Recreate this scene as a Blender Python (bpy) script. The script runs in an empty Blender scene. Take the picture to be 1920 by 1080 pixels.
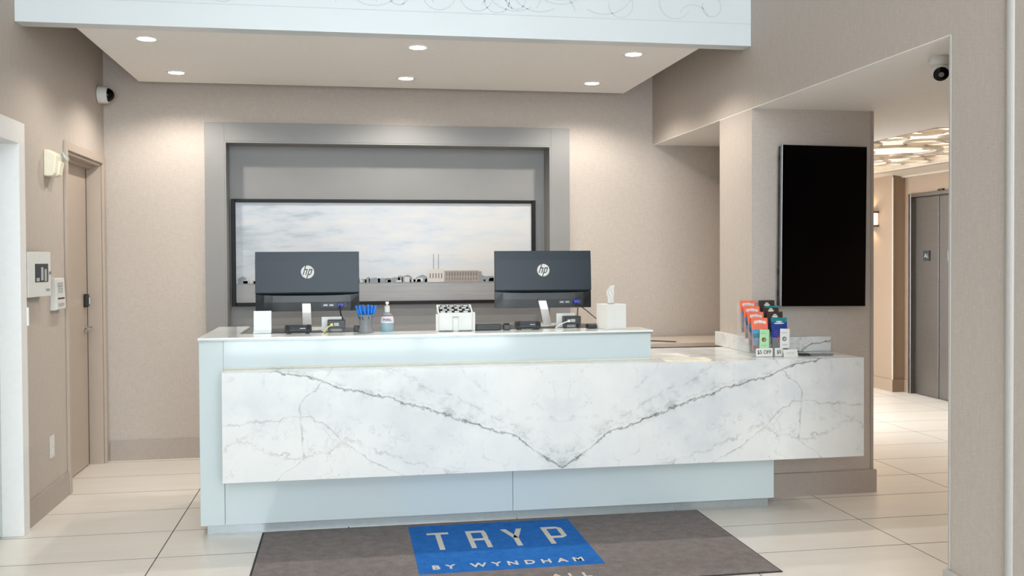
import bpy, bmesh, math, random
from mathutils import Matrix, Vector
random.seed(7)
R = math.radians
S = bpy.context.scene
C = S.collection

# ------------------------------------------------------------------ camera
def setup_camera():
    yaw, pitch, roll = R(9.76), R(1.0), R(0.3)
    f = Vector((math.sin(yaw)*math.cos(pitch), math.cos(yaw)*math.cos(pitch), -math.sin(pitch)))
    r0 = Vector((math.cos(yaw), -math.sin(yaw), 0)); u0 = r0.cross(f)
    r = r0*math.cos(roll) - u0*math.sin(roll); u = r0*math.sin(roll) + u0*math.cos(roll)
    cd = bpy.data.cameras.new('camera'); cam = bpy.data.objects.new('camera', cd); C.objects.link(cam)
    cam.matrix_world = Matrix(((r.x, u.x, -f.x, 0), (r.y, u.y, -f.y, 0), (r.z, u.z, -f.z, 1.5), (0, 0, 0, 1)))
    cd.sensor_width = 36; cd.lens = 1813/1920*36; cd.shift_y = -25/1920; cd.clip_start = 0.05
    S.camera = cam
setup_camera()

# ------------------------------------------------------------------ world, daylight, exposure
W = bpy.data.worlds.new('overcast_sky'); S.world = W; W.use_nodes = True
bgn = W.node_tree.nodes['Background']
bgn.inputs[0].default_value = (0.84, 0.93, 1.0, 1); bgn.inputs[1].default_value = 11.5
S.view_settings.view_transform = 'Standard'; S.view_settings.look = 'None'
S.view_settings.gamma = 1; S.view_settings.use_curve_mapping = False
S.view_settings.exposure = 0.0
S.cycles.max_bounces = 6; S.cycles.diffuse_bounces = 4; S.cycles.glossy_bounces = 3; S.cycles.caustics_reflective = False; S.cycles.caustics_refractive = False
S.cycles.sample_clamp_indirect = 6.0; S.cycles.use_adaptive_sampling = True; S.cycles.adaptive_threshold = 0.03
SPOT_W = 26.5          # each canopy downlight
SPOT_COL = (1.0, 0.93, 0.84)
HALL_E = 2.0

# window portal: guides sampling of the sky through the front glazing
pd = bpy.data.lights.new('window_portal', 'AREA'); pd.shape = 'RECTANGLE'; pd.size = 4.1; pd.size_y = 4.7
pd.cycles.is_portal = True
po = bpy.data.objects.new('window_portal', pd); C.objects.link(po)
po.location = (0.36, -3.62, 2.45); po.rotation_euler = (R(90), 0, 0)

# ------------------------------------------------------------------ helpers
def bm_new(): return bmesh.new()
def box(bm, x0, x1, y0, y1, z0, z1, M=None):
    vs = [bm.verts.new((x, y, z)) for z in (z0, z1) for y in (y0, y1) for x in (x0, x1)]
    for q in ((0,2,3,1), (4,5,7,6), (0,1,5,4), (2,6,7,3), (0,4,6,2), (1,3,7,5)):
        bm.faces.new([vs[i] for i in q])
    if M is not None: bmesh.ops.transform(bm, matrix=M, verts=vs)
    return vs
def B(*a, M=None):
    bm = bm_new(); box(bm, *a, M=M); return bm
def prism(bm, pts, h0, h1, axis='z', M=None):
    """extrude closed outline pts (a,b) between h0 and h1 along axis"""
    def mk(a, b, h):
        return {'z': (a, b, h), 'y': (a, h, b), 'x': (h, a, b)}[axis]
    lo = [bm.verts.new(mk(a, b, h0)) for a, b in pts]; hi = [bm.verts.new(mk(a, b, h1)) for a, b in pts]
    n = len(pts)
    bm.faces.new(lo[::-1]); bm.faces.new(hi)
    for i in range(n): bm.faces.new((lo[i], lo[(i+1) % n], hi[(i+1) % n], hi[i]))
    if M is not None: bmesh.ops.transform(bm, matrix=M, verts=lo+hi)
    return lo+hi
def lathe(bm, prof, seg=24, M=None, cap=True):
    rings = []; allv = []
    for r, z in prof:
        if r < 1e-6:
            v = bm.verts.new((0, 0, z)); rings.append([v]); allv.append(v)
        else:
            rg = [bm.verts.new((r*math.cos(2*math.pi*i/seg), r*math.sin(2*math.pi*i/seg), z)) for i in range(seg)]
            rings.append(rg); allv += rg
    for a, b in zip(rings, rings[1:]):
        for i in range(seg):
            j = (i+1) % seg
            if len(a) == 1 and len(b) == 1: continue
            if len(a) == 1: bm.faces.new((a[0], b[j], b[i]))
            elif len(b) == 1: bm.faces.new((a[i], a[j], b[0]))
            else: bm.faces.new((a[i], a[j], b[j], b[i]))
    if cap:
        if len(rings[0]) > 1: bm.faces.new(rings[0][::-1])
        if len(rings[-1]) > 1: bm.faces.new(rings[-1])
    if M is not None: bmesh.ops.transform(bm, matrix=M, verts=allv)
    return allv
def tube(bm, pts, r, seg=8):
    pts = [Vector(p) for p in pts]; rings = []
    for i, p in enumerate(pts):
        d = (pts[min(i+1, len(pts)-1)] - pts[max(i-1, 0)]).normalized()
        a = d.cross(Vector((0, 0, 1)))
        if a.length < 0.05: a = d.cross(Vector((0, 1, 0)))
        a.normalize(); b = d.cross(a)
        rr = r[i] if isinstance(r, (list, tuple)) else r
        rings.append([bm.verts.new(p + a*rr*math.cos(2*math.pi*k/seg) + b*rr*math.sin(2*math.pi*k/seg)) for k in range(seg)])
    for u, v in zip(rings, rings[1:]):
        for k in range(seg): bm.faces.new((u[k], u[(k+1) % seg], v[(k+1) % seg], v[k]))
    bm.faces.new(rings[0][::-1]); bm.faces.new(rings[-1])
def smooth_path(ctrl, n=8):
    """Catmull-Rom through control points"""
    P = [Vector(c) for c in ctrl]; P = [2*P[0]-P[1]] + P + [2*P[-1]-P[-2]]; out = []
    for i in range(1, len(P)-2):
        for k in range(n):
            t = k/n; a, b, c, d = P[i-1], P[i], P[i+1], P[i+2]
            out.append(0.5*((2*b) + (c-a)*t + (2*a-5*b+4*c-d)*t*t + (3*b-a-3*c+d)*t**3))
    out.append(P[-2]); return out
def link(name, bm, mat, parent=None, bevel=0, smooth=False, seg=2):
    me = bpy.data.meshes.new(name)
    bmesh.ops.recalc_face_normals(bm, faces=bm.faces[:])
    bm.to_mesh(me); bm.free()
    for m in (mat if isinstance(mat, (list, tuple)) else [mat]): me.materials.append(m)
    if smooth:
        for p in me.polygons: p.use_smooth = True
    o = bpy.data.objects.new(name, me); C.objects.link(o)
    if parent is not None: o.parent = parent
    if bevel:
        b = o.modifiers.new('bevel', 'BEVEL'); b.width = bevel; b.segments = seg; b.limit_method = 'ANGLE'; b.angle_limit = R(40)
    if smooth:
        try: me.set_sharp_from_angle(angle=R(42))
        except Exception: pass
    return o
def tag(o, label, cat=None, group=None, kind=None):
    o['label'] = label
    if cat: o['category'] = cat
    if group: o['group'] = group
    if kind: o['kind'] = kind
    return o
def thing(name, label, cat, loc=(0, 0, 0), rot=(0, 0, 0), group=None):
    o = bpy.data.objects.new(name, None); o.empty_display_size = 0.05; C.objects.link(o)
    o.location = loc; o.rotation_euler = rot
    return tag(o, label, cat, group)
def struct(name, bm, mat, label=None, parent=None, bevel=0):
    o = link(name, bm, mat, parent, bevel)
    if parent is None: o['kind'] = 'structure'
    if label: o['label'] = label
    return o
def part(name, bm, mat, parent, world=True, bevel=0, smooth=False, seg=2, label=None):
    """bm in world axes/coordinates unless world=False (then parent-local)"""
    if world:
        bmesh.ops.translate(bm, vec=-parent.location, verts=bm.verts[:])
    o = link(name, bm, mat, parent, bevel, smooth, seg)
    if label: o['label'] = label
    return o
def copy_tree(o, parent=None):
    c = o.copy(); C.objects.link(c); c.parent = parent
    for ch in o.children: copy_tree(ch, c)
    return c
def text_bm(txt, size=1.0, depth=0.001, spacing=1.0, sx=1.0, align='CENTER', bold=0.0):
    cu = bpy.data.curves.new('t', 'FONT'); cu.body = txt; cu.size = size; cu.align_x = align; cu.align_y = 'CENTER'
    cu.space_character = spacing; cu.extrude = depth/2; cu.offset = bold; cu.resolution_u = 3
    ob = bpy.data.objects.new('t', cu); me = bpy.data.meshes.new_from_object(ob)
    bm = bm_new(); bm.from_mesh(me)
    bmesh.ops.scale(bm, vec=(sx, 1, 1), verts=bm.verts[:])
    bpy.data.objects.remove(ob); bpy.data.curves.remove(cu); bpy.data.meshes.remove(me)
    return bm
def islands(bm):
    seen = set(); out = []
    bm.verts.ensure_lookup_table(); bm.verts.index_update()
    for v in bm.verts:
        if v.index in seen: continue
        st = [v]; comp = []; seen.add(v.index)
        while st:
            a = st.pop(); comp.append(a)
            for e in a.link_edges:
                b = e.other_vert(a)
                if b.index not in seen: seen.add(b.index); st.append(b)
        nb = bmesh.new(); mp = {a: nb.verts.new(a.co) for a in comp}
        for f in {f for a in comp for f in a.link_faces}:
            try: nb.faces.new([mp[q] for q in f.verts])
            except ValueError: pass
        out.append(nb)
    bm.free(); return out
FACE = Matrix.Rotation(R(90), 4, 'X')      # XY text -> XZ plane facing -Y

# ------------------------------------------------------------------ materials
def lin(h):
    h = h.lstrip('#'); v = [int(h[i:i+2], 16)/255 for i in (0, 2, 4)]
    return tuple(c/12.92 if c <= 0.04045 else ((c+0.055)/1.055)**2.4 for c in v) + (1,)
class NT:
    def __init__(s, name):
        s.m = bpy.data.materials.new(name); s.m.use_nodes = True; s.t = s.m.node_tree; s.p = s.t.nodes['Principled BSDF']
    def n(s, typ, **kw):
        nd = s.t.nodes.new('ShaderNode'+typ)
        for k, v in kw.items(): setattr(nd, k, v)
        return nd
    def l(s, a, b): s.t.links.new(a, b)
    def math(s, op, a, b=None, c=None, clamp=False):
        nd = s.n('Math', operation=op, use_clamp=clamp)
        for i, v in enumerate((a, b, c)):
            if v is None: continue
            if isinstance(v, (int, float)): nd.inputs[i].default_value = v
            else: s.l(v, nd.inputs[i])
        return nd.outputs[0]
    def coord(s, scale=(1, 1, 1), out='Object'):
        tc = s.n('TexCoord'); mp = s.n('Mapping'); mp.inputs['Scale'].default_value = scale
        s.l(tc.outputs[out], mp.inputs[0]); return mp.outputs[0]
    def noise(s, scale=(1, 1, 1), sc=1.0, detail=3, rough=0.5, vec=None):
        nd = s.n('TexNoise'); nd.inputs['Scale'].default_value = sc; nd.inputs['Detail'].default_value = detail; nd.inputs['Roughness'].default_value = rough
        s.l(vec if vec is not None else s.coord(scale), nd.inputs['Vector']); return nd.outputs['Fac']
    def ramp(s, fac, stops):
        r = s.n('ValToRGB'); e = r.color_ramp.elements
        while len(e) < len(stops): e.new(0.5)
        for el, (p, c) in zip(e, stops): el.position = p; el.color = c
        s.l(fac, r.inputs[0]); return r.outputs[0]
    def mix(s, fac, a, b, mode='MIX'):
        nd = s.n('Mix', data_type='RGBA', blend_type=mode)
        for idx, v in ((0, fac), (6, a), (7, b)):
            if isinstance(v, (int, float)): nd.inputs[idx].default_value = v
            elif isinstance(v, tuple): nd.inputs[idx].default_value = v
            else: s.l(v, nd.inputs[idx])
        return nd.outputs[2]
    def base(s, v):
        if isinstance(v, tuple): s.p.inputs['Base Color'].default_value = v
        else: s.l(v, s.p.inputs['Base Color'])
    def bump(s, h, strength=0.1, dist=0.01):
        b = s.n('Bump'); b.inputs['Strength'].default_value = strength; b.inputs['Distance'].default_value = dist
        s.l(h, b.inputs['Height']); s.l(b.outputs[0], s.p.inputs['Normal'])
    def set(s, rough=None, metal=None, spec=None, trans=None, coat=None, ior=None, emit=None, es=None):
        I = s.p.inputs
        if rough is not None: I['Roughness'].default_value = rough
        if metal is not None: I['Metallic'].default_value = metal
        if spec is not None: I['Specular IOR Level'].default_value = spec
        if trans is not None: I['Transmission Weight'].default_value = trans
        if coat is not None: I['Coat Weight'].default_value = coat
        if ior is not None: I['IOR'].default_value = ior
        if emit is not None: I['Emission Color'].default_value = emit; I['Emission Strength'].default_value = es
        return s
def plain(name, col, rough=0.5, metal=0, var=0.06, vs=30.0, spec=None, coat=None, emit=None, es=1):
    t = NT(name); c = lin(col) if isinstance(col, str) else col
    f = t.noise((1, 1, 1), vs, 3)
    d = tuple(x*(1-var) for x in c[:3])+(1,); l = tuple(min(1, x*(1+var)) for x in c[:3])+(1,)
    t.base(t.ramp(f, [(0.3, d), (0.7, l)])); t.set(rough, metal, spec=spec, coat=coat)
    if emit is not None: t.set(emit=emit, es=es)
    return t.m
def m_wallpaper():
    t = NT('woven_wallpaper')
    a = t.noise((25, 25, 420), 1.0, 2, 0.6); b = t.noise((420, 420, 18), 1.0, 2, 0.6); big = t.noise((1, 1, 1), 2.5, 2)
    f = t.math('ADD', t.math('MULTIPLY', a, 0.5), t.math('MULTIPLY', b, 0.5))
    c = t.ramp(f, [(0.33, lin('#b0a69d')), (0.52, lin('#bcb2a9')), (0.7, lin('#c8bfb7'))])
    c = t.mix(t.math('MULTIPLY', big, 0.14), c, lin('#b3aaa2'))
    t.base(c); t.set(0.8, spec=0.25); return t.m
def m_tile():
    t = NT('porcelain_tile')
    oi = t.n('ObjectInfo')
    off = t.n('Combine' 'XYZ'); t.l(t.math('MULTIPLY', oi.outputs['Random'], 40), off.inputs[0]); t.l(t.math('MULTIPLY', oi.outputs['Random'], 17), off.inputs[1])
    va = t.n('VectorMath', operation='ADD'); t.l(t.coord((1.1, 9, 1)), va.inputs[0]); t.l(off.outputs[0], va.inputs[1])
    f = t.noise(sc=1.2, detail=5, rough=0.55, vec=va.outputs[0])
    c = t.ramp(f, [(0.3, lin('#e2dbd2')), (0.7, lin('#e9e2d9'))])
    c = t.mix(t.math('MULTIPLY', oi.outputs['Random'], 0.35), c, lin('#dcd5cb'))
    t.base(c); t.set(0.3, spec=0.4); return t.m
def fcurve(t, inp, pts):
    fc = t.n('FloatCurve'); cv = fc.mapping.curves[0]
    while len(cv.points) < len(pts): cv.points.new(0.5, 0.5)
    for p, (x, y) in zip(cv.points, pts): p.location = (x, y); p.handle_type = 'AUTO'
    fc.mapping.update(); t.l(inp, fc.inputs['Value']); return fc.outputs[0]
def m_marble():
    t = NT('bookmatched_marble')
    tc = t.n('TexCoord'); sx = t.n('SeparateXYZ'); t.l(tc.outputs['Object'], sx.inputs[0])
    u = t.math('ABSOLUTE', t.math('SUBTRACT', sx.outputs[0], 1.177)); z = sx.outputs[2]
    vec = t.n('CombineXYZ'); t.l(u, vec.inputs[0]); t.l(sx.outputs[1], vec.inputs[1]); t.l(z, vec.inputs[2]); V = vec.outputs[0]
    n1 = t.noise(sc=7, detail=8, rough=0.7, vec=V); n2 = t.noise(sc=2.6, detail=4, rough=0.6, vec=V); n3 = t.noise(sc=16, detail=5, rough=0.65, vec=V); n4 = t.noise(sc=3.5, detail=7, rough=0.7, vec=V)
    w1 = t.math('MULTIPLY', t.math('SUBTRACT', n1, 0.5), 0.13)
    w4 = t.math('MULTIPLY', t.math('SUBTRACT', n4, 0.5), 0.30)
    u2 = t.math('MULTIPLY', u, 0.5)
    def vein(d, wd, strength, lo=0.25):
        m = t.math('SUBTRACT', 1.0, t.math('DIVIDE', t.math('ABSOLUTE', d), wd), clamp=True)
        k = t.math('MULTIPLY', t.math('SUBTRACT', n3, 0.5-lo), 2.6, clamp=True)
        return t.math('MULTIPLY', t.math('MULTIPLY', m, k), strength)
    main = fcurve(t, u2, [(0, .345), (.03, .37), (.07, .42), (.14, .52), (.2, .56), (.3, .635), (.4, .695), (.5, .752), (.6, .80), (.72, .885), (1, 1.0)])
    d0 = t.math('SUBTRACT', t.math('ADD', z, w1), main)
    veins = [vein(d0, 0.009, 1.0, 0.3), vein(t.math('SUBTRACT', d0, 0.024), 0.007, 0.85, 0.08), vein(t.math('SUBTRACT', d0, 0.012), 0.03, 0.85, 0.0), vein(t.math('SUBTRACT', d0, 0.04), 0.08, 0.5, 0.02)]
    sec = fcurve(t, u2, [(0, .41), (.07, .46), (.145, .575), (.285, .72), (.41, .83), (.475, .9), (1, 1)])
    d1 = t.math('SUBTRACT', t.math('ADD', z, t.math('MULTIPLY', w1, 1.4)), sec)
    veins += [vein(d1, 0.011, 0.8, 0.08), vein(t.math('ADD', d1, 0.02), 0.08, 0.45, 0.02)]
    th = fcurve(t, u2, [(0, .59), (.1, .62), (.25, .82), (.3, .92), (1, 1)])
    veins.append(vein(t.math('SUBTRACT', t.math('ADD', z, t.math('MULTIPLY', w4, .7)), th), 0.018, 0.5, 0.06))
    cr = fcurve(t, z, [(0, .74), (.34, .77), (.42, .71), (.58, .703), (.74, .704), (.82, .66), (1, .6)])
    veins.append(vein(t.math('SUBTRACT', t.math('ADD', u2, t.math('MULTIPLY', w1, 0.3)), cr), 0.0035, 0.75, 0.16))
    hz = fcurve(t, u2, [(0, .0), (.6, .52), (.64, .62), (.7, .655), (.8, .645), (1, .62)])
    veins.append(vein(t.math('SUBTRACT', t.math('ADD', z, t.math('MULTIPLY', w1, 0.9)), hz), 0.007, 0.6, 0.22))
    lw = fcurve(t, u2, [(0, .15), (.3, .34), (.45, .43), (.56, .52), (.7, .43), (.8, .52), (.9, .5), (1, .4)])
    veins.append(vein(t.math('SUBTRACT', t.math('ADD', z, w4), lw), 0.010, 0.55, 0.14))
    for sc, wd, st in ((1.7, 0.009, 0.45), (3.1, 0.011, 0.38)):
        nz = t.noise(sc=sc, detail=5, rough=0.6, vec=V)
        veins.append(vein(t.math('SUBTRACT', nz, 0.47), wd, st, 0.05))
    acc = veins[0]
    for v in veins[1:]: acc = t.math('MAXIMUM', acc, v)
    cloud = t.ramp(n2, [(0.32, lin('#d3d6d8')), (0.5, lin('#e0e1e0')), (0.68, lin('#e6e6e3'))])
    c = t.mix(acc, cloud, lin('#65645c'))
    t.base(c); t.set(0.16, spec=0.45); return t.m
def m_print():
    t = NT('harbour_print')
    tc = t.n('TexCoord'); sx = t.n('SeparateXYZ'); t.l(tc.outputs['Object'], sx.inputs[0]); z = sx.outputs[2]
    f = t.noise((1.3, 1, 6.0), 2.2, 6, 0.6)
    hor = t.math('ADD', t.math('MULTIPLY', f, 0.9), t.math('MULTIPLY', sx.outputs[0], 0.10))
    sky = t.ramp(hor, [(0.28, lin('#8f99a2')), (0.5, lin('#b2b8c0')), (0.7, lin('#c0bfbe'))])
    low = t.math('MULTIPLY', t.math('SUBTRACT', 0.42, z), 2.2, clamp=True)
    sky = t.mix(t.math('MULTIPLY', low, 0.6), sky, lin('#969b9f'))
    wf = t.noise((2, 1, 30), 1.5, 4)
    wat = t.ramp(wf, [(0.3, lin('#888889')), (0.7, lin('#939394'))])
    c = t.mix(t.math('GREATER_THAN', z, 0.172), wat, sky)
    t.base(c); t.set(0.35, spec=0.4); return t.m
def m_carpet(name, a, b):
    t = NT(name); f = t.noise((1, 1, 1), 260, 3, 0.7); g = t.noise((1, 1, 1), 18, 4, 0.6)
    h = t.math('ADD', t.math('MULTIPLY', f, 0.7), t.math('MULTIPLY', g, 0.3))
    t.base(t.ramp(h, [(0.36, lin(a)), (0.62, lin(b))])); t.set(0.95, spec=0.1); t.bump(f, 0.6, 0.004); return t.m
def m_steel():
    t = NT('brushed_steel'); f = t.noise((2, 2, 320), 1, 4, 0.6)
    t.base(t.ramp(f, [(0.3, lin('#7d7975')), (0.7, lin('#88847f'))])); t.set(0.33, 1.0); t.bump(f, 0.05, 0.002); return t.m
def m_clear(name, tint, mixf=0.12, rough=0.05):
    t = NT(name); tr = t.n('BsdfTransparent'); tr.inputs[0].default_value = tint
    ms = t.n('MixShader'); ms.inputs[0].default_value = mixf
    t.base((.88, .9, .9, 1)); t.set(rough, spec=0.6)
    out = t.t.nodes['Material Output']; t.l(tr.outputs[0], ms.inputs[1]); t.l(t.p.outputs[0], ms.inputs[2]); t.l(ms.outputs[0], out.inputs[0])
    return t.m
def m_emit(name, col, s):
    t = NT(name); f = t.noise((1, 1, 1), 3, 2); t.base(t.ramp(f, [(0, (.9, .88, .84, 1)), (1, (.95, .93, .9, 1))])); t.set(0.5, emit=col, es=s); return t.m

WALLP = m_wallpaper(); TILE = m_tile(); MARBLE = m_marble(); PRINT = m_print(); STEEL = m_steel()
WHITE = plain('white_paint', '#e9e8e6', 0.5, var=0.015)
CEILW = plain('ceiling_paint', '#edebe8', 0.7, var=0.015)
FASC = plain('fascia_white', '#d3d9dc', 0.35, var=0.01, vs=3)
ENGR = plain('engraved_line', '#c5cbcf', 0.5, var=0.03)
BASEB = plain('baseboard_taupe', '#aa9f96', 0.5, var=0.03)
DOORM = plain('door_taupe_paint', '#b3a598', 0.42, var=0.02, vs=8)
NICHE = plain('niche_grey_paint', '#858483', 0.5, var=0.02, vs=5)
GROUT = plain('grout_grey', '#5d564f', 0.9)
DESKW = plain('back_painted_white_glass', '#c8d3d5', 0.08, var=0.012, vs=1.5, spec=0.5)
GLASSEDGE = plain('counter_glass_white', '#e6ebe8', 0.06, var=0.01, vs=2)
EDGE = plain('counter_edge_metal', '#8d9290', 0.3, 0.6)
PLINTH = plain('brushed_plinth', '#b9c0c3', 0.3, 0.55, var=0.04)
STRIP = plain('pale_grey_trim', '#b3b0ac', 0.5, var=0.02)
CORN = plain('cornice_paint', '#b3a594', 0.6, var=0.02)
LAMINATE = plain('beige_laminate', '#cdbfb1', 0.4, var=0.03)
BLACKG = plain('black_glass', '#010102', 0.12, var=0.1, spec=0.2)
BLACK = plain('black_plastic', '#191a1c', 0.42, var=0.1)
DGREY = plain('dark_grey_plastic', '#30353a', 0.38, var=0.08)
MON = plain('monitor_shell', '#1b2731', 0.3, var=0.05, vs=80, spec=0.25)
MON2 = plain('monitor_lower_shell', '#1c1f22', 0.38, var=0.05, vs=80)
SILVER = plain('silver_plastic', '#cfcac5', 0.35, 0.3, var=0.03)
CHROME = plain('chrome', '#c9c7c4', 0.15, 1.0, var=0.03)
BEZEL = plain('tv_bezel_grey', '#8b8c8e', 0.35, 0.5)
PAPER = plain('white_paper', '#e0deda', 0.7, var=0.01)
PAPERC = plain('cream_paper', '#e9e3d0', 0.7, var=0.03)
PLASTW = plain('white_plastic', '#d6d6d2', 0.35, var=0.02)
CREAM = plain('cream_plastic', '#e9e3cd', 0.35, var=0.02)
FRAMEB = plain('black_picture_frame', '#141211', 0.4, var=0.1, spec=0.2)
MATG = m_carpet('charcoal_carpet', '#726a6a', '#978e8a')
MATB = m_carpet('blue_carpet', '#1b5fae', '#3a80d0')
MATW = m_carpet('pale_carpet_letter', '#d3cdbf', '#e6e1d5')
MATR = plain('mat_rubber_edge', '#3a3637', 0.8)
BLUEPEN = plain('blue_pen_plastic', '#1b7fe0', 0.3, var=0.1)
CLEAR = m_clear('clear_acrylic', (0.97, 0.98, 0.98, 1), 0.10)
PANE = m_clear('window_glass', (0.98, 0.99, 0.99, 1), 0.05)
SMOKE = m_clear('smoked_cup_acrylic', (0.62, 0.62, 0.66, 1), 0.22)
GELB = m_clear('gel_blue', (0.42, 0.80, 0.95, 1), 0.3)
LENS = m_emit('downlight_lens', (1, .93, .82, 1), 22)
GLOW = m_emit('ceiling_diffuser', (1, .90, .72, 1), HALL_E)
SCG = m_emit('sconce_glass', (1, .80, .52, 1), 2.2)
CORAL = plain('coral_print', '#f0765b', 0.4, var=0.05)
BROWN = plain('dark_brown_print', '#3d322d', 0.4, var=0.1)
NAVY = plain('navy_print', '#1f3d86', 0.4, var=0.3, vs=50)
TEAL = plain('teal_print', '#1f7f86', 0.4, var=0.15)
SKYB = plain('sky_blue_print', '#4f9cc4', 0.4, var=0.2)
GREEN = plain('green_coupon', '#a9d8a4', 0.5, var=0.05)
RED = plain('red_print', '#c23a3c', 0.5, var=0.1)
MAGENTA = plain('magenta_print', '#b81f5a', 0.5, var=0.1)
PURPLE = plain('purple_print', '#3b3a8e', 0.5, var=0.1)
INK = plain('black_ink', '#141414', 0.6)
INKG = plain('grey_ink', '#9aa0a4', 0.6)
YELLOW = plain('yellow_cable', '#d9cf86', 0.4)
WHITEC = plain('white_cable', '#dcdcda', 0.4)
BLUEC = plain('blue_connector', '#2430a8', 0.4)
BRONZE = plain('bronze_metal', '#4a3d30', 0.35, 0.8)
HALLW = plain('hall_wallcovering', '#8d7763', 0.7, var=0.04, vs=60)
MORT = plain('plate_grey', '#a7aba9', 0.5)
BLD1 = plain('print_building_pale', '#b5b1ad', 0.5, var=0.04)
BLD2 = plain('print_building_brown', '#8d837d', 0.5, var=0.08)
BLD3 = plain('print_building_grey', '#7a8086', 0.5, var=0.08)
BLD4 = plain('print_building_window', '#625d5a', 0.5, var=0.05)

# ------------------------------------------------------------------ room dimensions
XL, XR, YB, YF = -1.763, 2.48, 7.61, -3.6
ZT, ZS = 5.0, 2.413                # lobby ceiling, soffit height
XE = 6.07                          # elevator wall
YE = 11.3

# floor: base slab + individual tiles
fl = struct('floor', B(XL-0.3, 6.5, YF-0.2, YE, -0.2, -0.0007), GROUT, 'cream porcelain tile floor with fine dark joints')
tx, ty, g = 0.955, 0.490, 0.0065
base_t = None
X0, Y0 = -0.95-tx, 5.075-18*ty
tb = bm_new(); box(tb, 0, tx-g, 0, ty-g*1.25, -0.012, 0); 
tile_me = None
for i in range(9):
    for j in range(31):
        x, y = X0+i*tx, Y0+j*ty
        if x > 2.6 and y < 3.0: continue
        if y > YE-0.2: continue
        if tile_me is None:
            o = link('tile', tb, TILE, fl, bevel=0); tile_me = o.data
        else:
            o = bpy.data.objects.new('tile', tile_me); C.objects.link(o); o.parent = fl
        o.location = (x+g/2, y+g/2, 0)

# left wall with two door openings
D1a, D1b, D1z = 6.600, 7.512, 2.205
D2a, D2b, D2z = 4.55, 5.625, 2.15
bm = bm_new()
box(bm, XL-0.3, XL-0.2, YF-0.1, YB+0.3, 0, ZT); box(bm, XL-0.2, XL, YF-0.1, D2a, 0, ZT); box(bm, XL-0.2, XL, D2a, D2b, D2z, ZT)  # first box: added unseen backing that blocks outside light behind the doors
box(bm, XL-0.2, XL, D2b, D1a, 0, ZT); box(bm, XL-0.2, XL, D1a, D1b, D1z, ZT); box(bm, XL-0.2, XL, D1b, YB+0.3, 0, ZT)
struct('wall_left', bm, WALLP, 'taupe woven wallpaper wall on the left of the lobby')
# back wall with niche hole
NX0, NX1, NZ0, NZ1 = -0.897, 1.625, 0.965, 2.394
bm = bm_new()
box(bm, XL-0.2, NX0, YB, YB+0.3, 0, ZT); box(bm, NX1, 3.4, YB, YB+0.3, 0, ZT)
box(bm, NX0, NX1, YB, YB+0.3, 0, NZ0); box(bm, NX0, NX1, YB, YB+0.3, NZ1, ZT)
struct('wall_back', bm, WALLP, 'taupe woven wallpaper wall behind the reception desk')
# right wall: beam over openings, pillar, near column
bm = bm_new()
box(bm, XR, XR+0.14, YF-0.1, 3.656, 0, ZT); box(bm, XR, XR+0.14, 3.656, YB, ZS+0.004, ZT)
struct('wall_right', bm, WALLP, 'taupe wallpaper wall with beam over the hall opening')
bm = bm_new()
box(bm, XR, 3.29, 5.65, 6.17, 0, ZS); box(bm, 3.17, 3.29, 6.17, YB, 0, ZS)
struct('wall_pillar', bm, WALLP, 'wallpapered pillar carrying the television')
struct('trim_1', B(3.275, 3.294, 5.644, 5.663, 0.0, ZS), BASEB, 'slim metal corner bead on the pillar edge')
struct('trim_2', B(XR-0.004, XR+0.145, 3.652, 3.663, 0.19, ZS), STRIP, 'pale metal corner bead on the near column')
bm = bm_new(); lathe(bm, [(0.021, 0.0), (0.021, ZT)], 16, Matrix.Translation((XR-0.002, 3.287, 0)) @ Matrix.Scale(0.6, 4, (1, 0, 0)))
struct('trim_3', bm, STRIP, 'pale vertical half round strip on the near column')
# lobby ceiling and front glazing
struct('ceiling', B(XL-0.2, XR+0.14, YF-0.1, YB+0.3, ZT, ZT+0.1), CEILW, 'white lobby ceiling')
win = bm_new()
for z0, z1 in ((0, 0.12), (2.5, 2.6), (4.85, 5.0)): box(win, XL, XR, YF-0.08, YF, z0, z1)
for k in range(4):
    x = XL + k*(XR-XL)/3; box(win, max(XL, x-0.04), min(XR, x+0.04), YF-0.08, YF, 0.12, 4.85)
w1 = struct('window_1', win, BASEB, 'tall glazed street front of the lobby')
for k in range(3):
    for z0, z1 in ((0.12, 2.5), (2.6, 4.85)):
        x0 = XL + k*(XR-XL)/3 + 0.04; x1 = XL + (k+1)*(XR-XL)/3 - 0.04
        link('pane', B(x0, x1, YF-0.045, YF-0.035, z0, z1), PANE, w1)

# baseboards
BH = 0.145
struct('baseboard_left', B(XL, XL+0.014, 5.705, 6.545, 0, BH), BASEB, 'taupe baseboard between the two left doors', bevel=0.002)
struct('baseboard_back', B(XL+0.02, 2.2, YB-0.016, YB, 0, BH), BASEB, 'taupe baseboard under the back wall', bevel=0.002)
bm = bm_new(); box(bm, XR-0.018, 3.31, 5.632, 5.65, 0, BH); box(bm, 3.29, 3.31, 5.65, 6.5, 0, BH)
struct('baseboard_pillar', bm, BASEB, 'grey baseboard around the foot of the pillar')
bm = bm_new(); box(bm, XR-0.02, XR, 0.5, 3.676, 0, 0.185); box(bm, XR, XR+0.14, 3.656, 3.676, 0, 0.185)
struct('baseboard_right', bm, STRIP, 'pale baseboard at the foot of the near column', bevel=0.004)

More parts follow.
